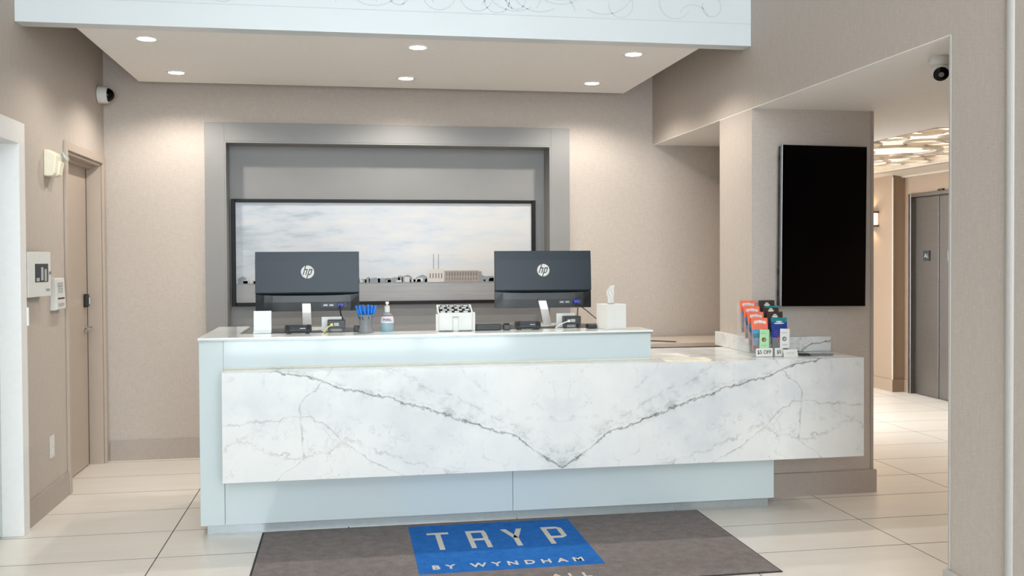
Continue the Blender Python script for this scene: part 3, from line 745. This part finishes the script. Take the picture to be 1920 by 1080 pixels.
glyph([rect(x0, x0+.027, ya, yb), rect(x0+.027, x0+.085, yb-.032, yb), rect(x0+.027, x0+.085, ya+.10, ya+.132), [(x0+.085, ya+.10), (x0+.112, ya+.13), (x0+.112, yb-.03), (x0+.085, yb)]])
tbm = text_bm('BY WYNDHAM', 0.082, 0.0014, 1.75, 0.86, bold=0.0018)
xs = [v.co.x for v in tbm.verts]; sxx = 0.745/(max(xs)-min(xs)); bmesh.ops.scale(tbm, vec=(sxx, 1, 1), verts=tbm.verts[:])
bmesh.ops.translate(tbm, vec=(0.7725, 4.624, 0.0109), verts=tbm.verts[:])
for lb in islands(tbm): part('letter', lb, MATW, mt)
tbm = text_bm('ALL', 0.085, 0.0014, 1.6, 1.0, bold=0.0018)
bmesh.ops.translate(tbm, vec=(1.03, 4.395, 0.0097), verts=tbm.verts[:])
for lb in islands(tbm): part('letter', lb, MATW, mt)

# ------------------------------------------------------------------ things on the desk
ZC = 1.076     # raised counter
def logo_parts(par, cx, cz, y, r):
    bm = bm_new(); lathe(bm, [(r, 0), (r, 0.002), (0, 0.002)], 40, Matrix.Translation((cx, y, cz)) @ FACE); lg = part('logo_disc', bm, PAPER, par, False)
    sh = 0.30
    def st(pts): return [(cx + r*(a + sh*b), cz + r*b) for a, b in pts]
    bm = bm_new(); w = 0.15
    def P_(pts): prism(bm, st(pts), y-0.0026, y-0.0019, 'y')
    P_([(-0.62, -0.46), (-0.62+w, -0.46), (-0.62+w, 0.99), (-0.62, 0.99)])
    P_([(-0.62+w, 0.28), (-0.22, 0.28), (-0.22, 0.46), (-0.62+w, 0.46)])
    P_([(-0.22, -0.46), (-0.22+w, -0.46), (-0.22+w, 0.34), (-0.22+w*.6, 0.46), (-0.22, 0.46)])
    P_([(0.10, -1.0), (0.10+w, -1.0), (0.10+w, 0.46), (0.10, 0.46)])
    P_([(0.10+w, 0.28), (0.50, 0.28), (0.50, 0.46), (0.10+w, 0.46)])
    P_([(0.50, -0.34), (0.50+w, -0.26), (0.50+w, 0.34), (0.50+w*.6, 0.46), (0.50, 0.46)])
    P_([(0.10+w, -0.46), (0.55, -0.46), (0.63, -0.30), (0.10+w, -0.30)])
    link('logo_letters', bm, MON, lg)
def monitor(label, loc, rz, tiltx, neck_dx, lean, port_x):
    t = thing('computer_monitor', label, 'monitor', loc, (0, 0, rz), 'reception monitors')
    Mt = Matrix.Translation((0, 0, 0.117)) @ Matrix.Rotation(tiltx, 4, 'X')
    hw, h = 0.306, 0.358
    def add(n, bm, m, **k):
        bmesh.ops.transform(bm, matrix=Mt, verts=bm.verts[:]); return part(n, bm, m, t, False, **k)
    bm = bm_new(); prism(bm, [(0.012, 0), (0.020, 0.0), (0.020, h), (0.012, h)], -hw, hw, 'x'); add('bezel', bm, BLACK)
    add('screen', B(-hw+0.008, hw-0.008, 0.0201, 0.0207, 0.02, h-0.008), BLACKG)
    bm = bm_new(); prism(bm, [(-0.016, 0.112), (-0.012, 0.108), (0.012, 0.108), (0.012, h), (-0.004, h), (-0.010, 0.3)], -hw, hw, 'x'); add('back_shell', bm, MON, bevel=0.002)
    # lower shell with a hollowed upper edge
    bm = bm_new(); n = 12
    top = [(-hw + 2*hw*k/n) for k in range(n+1)]
    rows = []
    for k, x in enumerate(top):
        e = abs(2*k/n-1); dip = 0.010*(1-e**4); dep = -0.018*(1-e**6)
        rows.append([bm.verts.new((x, 0.012, 0.0)), bm.verts.new((x, dep*0.7, 0.0)), bm.verts.new((x, dep, 0.055)), bm.verts.new((x, dep*0.75, 0.104-dip)), bm.verts.new((x, 0.012, 0.106))])
    for a, b in zip(rows, rows[1:]):
        for i in range(5): bm.faces.new((a[i], a[(i+1) % 5], b[(i+1) % 5], b[i]))
    bm.faces.new(rows[0]); bm.faces.new(rows[-1][::-1])
    low = add('lower_shell', bm, MON2)
    Lp = port_x
    prt = add('port_panel', B(Lp-0.075, Lp+0.075, -0.0195, -0.012, 0.022, 0.05), BLACK)
    for dx in (-0.05, -0.015): add('port', B(Lp+dx-0.012, Lp+dx+0.012, -0.0205, -0.0185, 0.031, 0.04), BEZEL)
    vg = add('cable_plug', B(Lp+0.02, Lp+0.058, -0.05, -0.019, 0.026, 0.048), BLUEC, bevel=0.003)
    # logo, tilted with the shell
    bmz = bm_new(); lg_par = bpy.data.objects.new('logo', None)
    r = 0.039
    dummy = t
    before = set(t.children)
    logo_parts(t, 0.0, 0.236, -0.0125, r)
    for o in set(t.children)-before:
        if o.name.startswith('logo_disc'):
            o.data.transform(Mt)
            for c in o.children: c.data.transform(Mt)
    bpy.data.objects.remove(lg_par); bmz.free()
    # stand
    bm = bm_new(); a = 0.026
    sec = [(neck_dx, -0.022, 0.167), (neck_dx+lean*0.4, -0.03, 0.11), (neck_dx+lean, -0.02, 0.012)]
    rings = [[bm.verts.new((x-a, y, z)), bm.verts.new((x+a, y, z)), bm.verts.new((x+a, y+0.012, z)), bm.verts.new((x-a, y+0.012, z))] for x, y, z in sec]
    for u, v in zip(rings, rings[1:]):
        for i in range(4): bm.faces.new((u[i], u[(i+1) % 4], v[(i+1) % 4], v[i]))
    bm.faces.new(rings[0]); bm.faces.new(rings[-1])
    nk = part('stand_neck', bm, SILVER, t, False, bevel=0.002)
    link('neck_cap', B(neck_dx-a-0.002, neck_dx+a+0.002, -0.034, -0.018, 0.165, 0.173), BLACK, nk)
    part('stand_base', B(neck_dx+lean-0.05, neck_dx+lean+0.15, -0.05, 0.13, 0.0, 0.012), SILVER, t, False, bevel=0.003)
    return t, vg
ZR = 1.068
def riser(label, x0, x1, y0, y1):
    t = thing('monitor_riser', label, 'riser', ((x0+x1)/2, (y0+y1)/2, 0.765), group='monitor risers')
    part('shelf', B(x0, x1, y0, y1, ZR-0.014, ZR), BLACK, t, bevel=0.003)
    for x in (x0+0.01, x1-0.04):
        for y in (y0+0.01, y1-0.04): part('leg', B(x, x+0.03, y, y+0.03, 0.765, ZR-0.014), BLACK, t)
riser('black riser shelf under the left monitor', -0.50, 0.10, 5.80, 6.15)
riser('black riser shelf under the right monitor', 0.90, 1.62, 5.80, 6.15)
m1, vg1 = monitor('black computer monitor seen from behind on the left of the desk', (-0.226, 5.95, ZR), R(0.0), R(0), -0.008, 0.004, 0.155)
m2, vg2 = monitor('black computer monitor seen from behind next to the tissue box', (1.222, 5.95, ZR), R(-2.0), R(-2), -0.012, 0.035, 0.165)

# white card stand at the left
cs = thing('card_stand', 'small blank white card stand at the left end of the counter', 'card stand', (-0.472, 5.70, ZC))
part('base', B(-0.05, 0.05, -0.03, 0.03, 0, 0.012), GLASSEDGE, cs, False, bevel=0.002)
bm = B(-0.05, 0.05, -0.006, 0.006, 0.011, 0.127, M=Matrix.Rotation(R(-4), 4, 'X')); part('panel', bm, DESKW, cs, False, bevel=0.002)

def scanner(label, loc, rz):
    t = thing('card_reader', label, 'card reader', loc, (0, 0, rz), 'grey card readers')
    bm = bm_new(); prism(bm, [(-0.03, 0.008), (0.03, 0.008), (0.034, 0.02), (0.028, 0.044), (0.02, 0.05), (-0.022, 0.046), (-0.034, 0.02)], -0.075, 0.075, 'x'); part('body', bm, DGREY, t, False, bevel=0.004)
    for s in (-1, 1):
        bm = bm_new(); prism(bm, [(-0.037, 0.006), (0.037, 0.006), (0.04, 0.025), (0.028, 0.05), (-0.026, 0.05), (-0.04, 0.025)], s*0.058-0.01, s*0.058+0.01, 'x'); part('end_band', bm, BLACK, t, False, bevel=0.004)
        part('foot', B(s*0.05-0.012, s*0.05+0.012, -0.024, 0.024, 0, 0.009), BLACK, t, False)
    part('slot', B(-0.045, 0.045, -0.0345, -0.028, 0.016, 0.021), INK, t, False)
    part('status_strip', B(0.01, 0.04, -0.034, -0.028, 0.03, 0.034), BEZEL, t, False)
scanner('grey card reader below the left monitor', (-0.268, 5.60, ZC), R(3))
scanner('grey card reader below the right monitor', (1.055, 5.60, ZC), R(-4))

def hub(label, loc, cable, mat):
    t = thing('terminal_box', label, 'terminal', loc, group='black cable boxes')
    part('body', B(-0.05, 0.05, -0.035, 0.035, 0.022, 0.07), BLACK, t, False, bevel=0.003)
    for s in (-1, 1): part('leg', B(s*0.042-0.006, s*0.042+0.006, -0.03, 0.03, 0, 0.022), BLACK, t, False)
    part('port', B(-0.014, 0.014, -0.037, -0.034, 0.036, 0.054), MORT, t, False)
    part('back_card', B(-0.085, 0.03, 0.04, 0.046, 0.0, 0.085), PLASTW, t, False)
    part('plug', B(-0.034, -0.02, -0.05, -0.034, 0.036, 0.052), mat, t, False)
    bm = bm_new(); tube(bm, smooth_path(cable), 0.0035); part('network_cable', bm, mat, t, False, smooth=True)
    return t
hub('black cable box with a yellow cable beside the pen cup', (-0.055, 5.70, ZC), [(-0.027, -0.048, 0.044), (-0.05, -0.06, 0.03), (-0.07, -0.075, 0.005), (-0.062, -0.12, 0.0035), (-0.055, -0.15, 0.0035)], YELLOW)
hub('black cable box with a grey cable beside the tissue box', (1.345, 5.70, ZC), [(-0.027, -0.048, 0.044), (-0.07, -0.06, 0.03), (-0.115, -0.075, 0.006), (-0.10, -0.11, 0.0035), (-0.085, -0.14, 0.0035)], WHITEC)
def cord(name, label, pts, r, m):
    bm = bm_new(); tube(bm, smooth_path(pts), r); o = link(name, bm, m, None, smooth=True); return tag(o, label, 'cable')
cord('monitor_cable', 'black cable hanging from the left monitor', [(-0.036, 5.90, 1.22), (-0.035, 5.86, 1.2), (-0.028, 5.79, 1.165), (-0.02, 5.745, 1.15)], 0.005, BLACK)
cord('monitor_cable', 'short black cable hanging from the right monitor', [(1.425, 5.885, 1.215), (1.42, 5.85, 1.19), (1.405, 5.80, 1.14), (1.39, 5.75, 1.11)], 0.004, BLACK)
cord('monitor_cable', 'thin black cable running from right monitor towards the tissue box', [(1.44, 5.89, 1.2), (1.47, 5.82, 1.17), (1.51, 5.74, 1.125), (1.56, 5.69, 1.095), (1.60, 5.66, 1.08)], 0.003, BLACK)
for lab, x0, x1, y, h in (('low black box right of the key card holder', 0.745, 0.895, 5.62, 0.036), ('low black box beside the right cable box', 1.42, 1.475, 5.62, 0.024), ('dark box partly hidden behind the pen cup', 0.045, 0.125, 5.70, 0.035)):
    t = thing('power_adapter', lab, 'adapter', ((x0+x1)/2, y, ZC), group='black adapter boxes'); w = (x1-x0)/2
    part('body', B(-w, w, -0.03, 0.03, 0, h), BLACK, t, False, bevel=0.004); part('seam', B(-w-0.0005, w+0.0005, -0.0305, 0.0305, h*0.5, h*0.5+0.0015), INK, t, False)
t = thing('desk_stamp', 'small grey box between black adapter and right card reader', 'box', (0.928, 5.60, ZC))
part('body', B(-0.02, 0.02, -0.025, 0.025, 0, 0.034), DGREY, t, False, bevel=0.005); part('lid', B(-0.016, 0.016, -0.02, 0.02, 0.034, 0.04), BLACK, t, False, bevel=0.003)

# pen cup and pens
pc = thing('pen_cup', 'smoked hourglass pen cup filled with blue pens', 'pen cup', (0.111, 5.585, ZC))
bm = bm_new(); lathe(bm, [(0.046, 0), (0.046, 0.006), (0.038, 0.03), (0.035, 0.05), (0.038, 0.08), (0.045, 0.108), (0.0435, 0.108), (0.0365, 0.08), (0.0335, 0.05), (0.036, 0.03), (0.042, 0.008), (0, 0.008)], 28); part('cup', bm, SMOKE, pc, False, smooth=True)
bm = bm_new(); lathe(bm, [(0.0445, 0.104), (0.0465, 0.106), (0.0465, 0.11), (0.0445, 0.11)], 28, cap=False); part('rim', bm, DGREY, pc, False)
penp = None; pr_ = random.Random(3)
for k in range(25):
    ring = 0 if k < 14 else (1 if k < 22 else 2)
    a = 2*math.pi*k/14 if ring == 0 else (2*math.pi*(k+.5)/8 if ring == 1 else math.pi*k)
    rb = (0.020, 0.012, 0.005)[ring]; rt = (0.056, 0.034, 0.014)[ring]
    b = Vector((0.111+rb*math.cos(a+0.9), 5.585+rb*math.sin(a+0.9), ZC+0.012)); tp = Vector((0.111+rt*math.cos(a), 5.585+rt*math.sin(a), ZC+0.145+pr_.uniform(-0.004, 0.016)))
    d = (tp-b)
    if penp is None:
        penp = thing('blue_pen', 'blue ballpoint pen standing in the smoked cup', 'pen', b, group='blue pens in the cup')
        L = d.length
        bm = bm_new(); lathe(bm, [(0.001, 0), (0.003, 0.012), (0.004, 0.02), (0.004, 0.09)], 8); link('barrel', bm, DGREY, penp, smooth=True)
        bm = bm_new(); lathe(bm, [(0.0042, 0.088), (0.005, 0.092), (0.005, 0.14), (0.0036, 0.15)], 8); link('cap', bm, BLUEPEN, penp, smooth=True)
        o = penp
    else: o = copy_tree(penp); o.location = b
    o.rotation_euler = d.to_track_quat('Z', 'Y').to_euler()

# sanitiser bottle
sb = thing('sanitizer_bottle', 'clear pump bottle of blue hand sanitizer beside the pens', 'bottle', (0.236, 5.665, ZC))
bm = bm_new(); lathe(bm, [(0.036, 0), (0.038, 0.004), (0.038, 0.055), (0.036, 0.075), (0.03, 0.095), (0.024, 0.103), (0.013, 0.11), (0.012, 0.118)], 28); part('bottle', bm, GELB, sb, False, smooth=True)
bm = bm_new(); lathe(bm, [(0.0385, 0.05), (0.0385, 0.055), (0.0365, 0.076), (0.0305, 0.096)], 28, cap=False); part('label', bm, PAPER, sb, False, smooth=True)
bm = bm_new(); lathe(bm, [(0.033, 0.0895), (0.0312, 0.0955)], 28, cap=False); part('label_band', bm, MAGENTA, sb, False, smooth=True)
tbm = text_bm('PURELL', 0.019, 0.001, 1.0, 0.78, bold=0.0004); bmesh.ops.transform(tbm, matrix=Matrix.Translation((0, -0.0392, 0.068)) @ FACE, verts=tbm.verts[:])
for v in tbm.verts: v.co.y = -math.sqrt(max(0, 0.0393**2 - v.co.x**2)) + (v.co.y+0.0392)
part('label_text', tbm, PURPLE, sb, False)
bm = bm_new(); lathe(bm, [(0.0155, 0.112), (0.0155, 0.142), (0.012, 0.148), (0.006, 0.15), (0.006, 0.162)], 20); box(bm, -0.009, 0.009, -0.026, 0.012, 0.16, 0.172); part('pump', bm, PLASTW, sb, False, smooth=True)

# key card holder with cards
kh = thing('key_card_holder', 'white open box holding key card sleeves in the middle of the counter', 'holder', (0.625, 5.62, ZC))
bm = bm_new()
box(bm, -0.098, 0.098, -0.05, -0.044, 0, 0.108); box(bm, -0.098, 0.098, 0.05, 0.056, 0, 0.15)
for s in (-1, 1): prism(bm, [(-0.05, 0), (0.056, 0), (0.056, 0.15), (-0.05, 0.108)], s*0.098-0.004, s*0.098+0.004, 'x')
box(bm, -0.098, 0.098, -0.05, 0.056, 0, 0.006)
part('box', bm, PLASTW, kh, False, bevel=0.0015)
for s in (-1, 1): part('side_wing', B(s*0.108-0.006, s*0.108+0.006, -0.055, -0.03, 0, 0.108 if s > 0 else 0.10), PAPER, kh, False, bevel=0.002)
part('front_handle', B(-0.016, 0.016, -0.058, -0.05, 0, 0.075), PLASTW, kh, False, bevel=0.002)
part('handle_notch', B(-0.02, 0.02, -0.0515, -0.049, 0.080, 0.086), MORT, kh, False)
kc = random.Random(9); cardp = None
for r_ in range(4):
    for c_ in range(4):
        y = 5.62-0.036+r_*0.022; z = ZC+0.008; x = 0.625-0.066+c_*0.043+kc.uniform(-0.004, 0.004)+(0.008 if r_ % 2 else -0.005)
        if cardp is None:
            cardp = thing('key_card', 'black key card sleeve with pale tip in the white holder', 'card', (x, y, z), group='key card sleeves')
            link('sleeve', B(-0.018, 0.018, -0.002, 0.002, 0, 0.112), INK, cardp); link('card_tip', B(-0.013, 0.013, -0.0026, 0.0014, 0.100, 0.109), PAPER, cardp); o = cardp
        else: o = copy_tree(cardp); o.location = (x, y, z)
        o.location.z += r_*0.010; o.rotation_euler = (R(-8), 0, R(kc.uniform(-4, 4)))

# tissue box
tb_ = thing('tissue_box', 'white cube tissue box with a tissue sticking out', 'tissue box', (1.555, 5.565, ZC), (0, 0, R(17)))
part('carton', B(-0.064, 0.064, -0.064, 0.064, 0, 0.147), PAPER, tb_, False, bevel=0.002)
bm = bm_new(); lathe(bm, [(0.035, 0.1472), (0.035, 0.1478), (0, 0.1478)], 24); part('opening', bm, MORT, tb_, False)
bm = bm_new(); rows = []; trn = random.Random(4)
prof = [(0.0, 0.024, 0.0), (0.03, 0.020, 0.004), (0.055, 0.024, -0.004), (0.08, 0.026, -0.012), (0.095, 0.016, -0.002), (0.112, 0.012, 0.008)]
for z, w, dx in prof:
    rows.append([bm.verts.new((dx + w*(2*i/8-1), 0.012*math.sin(i*1.7+z*40)*(1-z*3), 0.146+z)) for i in range(9)])
for a, b in zip(rows, rows[1:]):
    for i in range(8): bm.faces.new((a[i], a[i+1], b[i+1], b[i]))
o = part('tissue', bm, PAPER, tb_, False, smooth=True); sm = o.modifiers.new('solid', 'SOLIDIFY'); sm.thickness = 0.002; ss = o.modifiers.new('sub', 'SUBSURF'); ss.levels = 1; ss.render_levels = 1

# ------------------------------------------------------------------ things on the marble counter
ZM = 0.905
for k, (lab, x, y, w, d, rz, m) in enumerate((('cream paper sheet on the marble counter nearest its front edge', 1.93, 5.34, 0.26, 0.18, -4, PAPERC), ('white paper sheet half hidden behind the raised counter', 1.88, 5.56, 0.24, 0.20, 5, PAPER))):
    t = thing('paper_sheet', lab, 'paper', (x, y, ZM), (0, 0, R(rz)))
    part('sheet', B(-w/2, w/2, -d/2, d/2, 0, 0.002), m, t, False)
    part('sheet', B(-w/2+0.02, w/2+0.015, -d/2+0.01, d/2+0.008, 0.002, 0.0035), m, t, False)
    for q_ in range(4): part('print_line', B(-w/2+0.04, w/2-0.05, -d/2+0.03+q_*0.035, -d/2+0.033+q_*0.035, 0.0035, 0.0038), INKG, t, False)
cord('counter_cable', 'black cable lying across the back counter by the alcove', [(2.05, 7.3, 0.856), (2.2, 7.22, 0.856), (2.35, 7.12, 0.856), (2.47, 7.02, 0.856)], 0.004, BLACK)

# brochure holders
def rack(label, x):
    t = thing('brochure_holder', label, 'brochure holder', (x, 5.48, ZM), group='acrylic brochure holders')
    w = 0.056
    for k in range(4):
        y0, z0 = -0.085+k*0.056, 0.038+0.032*k
        part('pocket_front', B(-w, w, y0-0.012, y0-0.009, z0 if k else 0.0, z0+0.075), CLEAR, t, False)
        part('pocket_floor', B(-w, w, y0-0.009, y0+0.03, z0-0.004, z0), CLEAR, t, False)
    for s in (-1, 1):
        bm = bm_new(); prism(bm, [(-0.097, 0), (0.135, 0), (0.135, 0.30), (0.115, 0.30), (-0.06, 0.13), (-0.097, 0.11)], s*w-0.0015, s*w+0.0015, 'x'); part('side_wall', bm, CLEAR, t, False)
    part('back_wall', B(-w, w, 0.128, 0.131, 0, 0.30), CLEAR, t, False)
    return t
rk1 = rack('clear tiered brochure holder of coral leaflets', 2.425)
rk2 = rack('clear tiered brochure holder of dark leaflets', 2.548)
tiers = ['front tier', 'second tier', 'third tier', 'back tier']
def brochure(label, x, tier, main, blobs, lower):
    y = 5.48-0.085+tier*0.056; z = ZM+0.039+0.032*tier
    t = thing('rack_brochure', label, 'brochure', (x, y, z), (R(-7), 0, 0), 'brochures in the acrylic holders')
    w, h = 0.05, 0.192
    part('leaflet', B(-w, w, 0, 0.008, 0, h), main, t, False)
    for n_, x0, x1, z0, z1, m in lower: part(n_, B(x0, x1, -0.0007, 0.0002, z0, z1), m, t, False)
    for cx, cz, rx, rz_, m in blobs:
        bm = bm_new(); prism(bm, [(cx+rx*math.cos(2*math.pi*k/16), cz+rz_*math.sin(2*math.pi*k/16)) for k in range(16)], -0.0012, 0, 'y'); part('logo_print', bm, m, t, False)
    return t
for k in range(4):
    brochure('coral leaflet with white lettering in the '+tiers[k], 2.425, k, CORAL,
             [(-0.03+0.0105*q_, 0.166+0.004*math.sin(q_*0.6), 0.0062, 0.0105-0.001*(q_ % 3), PAPER) for q_ in range(7)]+[(-0.027+0.0105*q_, 0.165+0.004*math.sin(q_*0.6), 0.0016, 0.005, CORAL) for q_ in range(6)],
             [('photo_print', -0.05, 0.05, 0.0, 0.125, SKYB), ('photo_print', -0.045, 0.02, 0.02, 0.10, PAPERC), ('photo_print', -0.05, 0.05, 0.0, 0.03, RED)])
for k in range(4):
    if k == 0:
        brochure('navy blue leaflet with teal top in the front tier', 2.548, 0, NAVY, [(0.0, 0.168, 0.02, 0.004, PAPER), (0.0, 0.158, 0.034, 0.004, PAPER), (-0.02, 0.10, 0.018, 0.02, PURPLE)], [('photo_print', -0.05, 0.05, 0.165, 0.192, TEAL), ('photo_print', -0.05, 0.05, 0.0, 0.07, BROWN), ('photo_print', -0.015, 0.0, 0.03, 0.1, MAGENTA)])
    else:
        brochure('dark brown leaflet with cream emblem in the '+tiers[k], 2.548, k, BROWN, [(0, 0.163, 0.02, 0.006, PAPERC), (0, 0.171, 0.011, 0.008, PAPERC), (0, 0.172, 0.004, 0.004, BROWN)], [('photo_print', -0.04, 0.05, 0.182, 0.192, TEAL if k == 2 else BROWN)])
# coupons
def coupon(label, x, z, m, inkm):
    t = thing('coupon', label, 'coupon', (x, 5.378, z), (R(-4), 0, R(0)))
    part('slip', B(-0.03, 0.03, 0, 0.0015, 0, 0.115, M=Matrix.Rotation(R(3), 4, 'Y')), m, t, False)
    bm = bm_new(); lathe(bm, [(0.013, 0), (0.013, 0.0008), (0.009, 0.0008), (0.009, 0)], 20, Matrix.Translation((0, -0.0003, 0.055)) @ FACE, cap=False); part('emblem', bm, INK, t, False)
    bm = bm_new(); lathe(bm, [(0.007, 0), (0.007, 0.0009), (0, 0.0009)], 16, Matrix.Translation((-0.003, -0.0003, 0.056)) @ FACE); part('emblem_centre', bm, inkm, t, False)
    part('print_line', B(-0.018, 0.018, -0.0008, 0.0002, 0.09, 0.093), INKG, t, False); part('print_line', B(-0.015, 0.015, -0.0008, 0.0002, 0.018, 0.022), INKG, t, False)
coupon('green coupon slip on the coral leaflets', 2.437, ZM+0.048, GREEN, RED)
coupon('white coupon slip on the navy leaflet', 2.566, ZM+0.050, PAPER, INKG)
for txt, lab, x, w, sz in (('$5 OFF', 'white price card reading five dollars off under the coral leaflets', 2.437, 0.052, 0.032), ('$5', 'small price card under the navy leaflet', 2.529, 0.026, 0.030)):
    t = thing('price_card', lab, 'sign', (x, 5.376, ZM+0.002))
    part('card', B(-w, w, 0, 0.002, 0, 0.05), PAPER, t, False)
    tbm = text_bm(txt, sz, 0.0006, 1.0, 0.9, bold=0.0004); bmesh.ops.transform(tbm, matrix=Matrix.Translation((0, -0.0003, 0.026)) @ FACE, verts=tbm.verts[:]); part('lettering', tbm, INK, t, False)
t = thing('business_card', 'plain white card propped at the right of the brochure holders', 'card', (2.588, 5.34, ZM), (R(-14), 0, R(3)))
part('card', B(-0.046, 0.046, 0, 0.001, 0.0, 0.046), PAPER, t, False)
for z in (0.02, 0.026): part('print_line', B(-0.025, 0.025, -0.0004, 0, z, z+0.002), MORT, t, False)
t = thing('card_block', 'low acrylic block holding up the plain card', 'stand', (2.588, 5.365, ZM))
part('block', B(-0.03, 0.03, -0.004, 0.014, 0, 0.03), CLEAR, t, False); part('foot', B(-0.03, 0.03, 0.014, 0.04, 0, 0.004), CLEAR, t, False)
t = thing('counter_tray', 'thin grey tray with black edge on the marble by the pillar', 'tray', (2.80, 5.42, ZM), (0, 0, R(-12)))
part('plate', B(-0.06, 0.085, -0.03, 0.03, 0.002, 0.009), BEZEL, t, False, bevel=0.002); part('rim', B(-0.11, -0.055, -0.036, 0.034, 0.0, 0.010), BLACK, t, False, bevel=0.002)
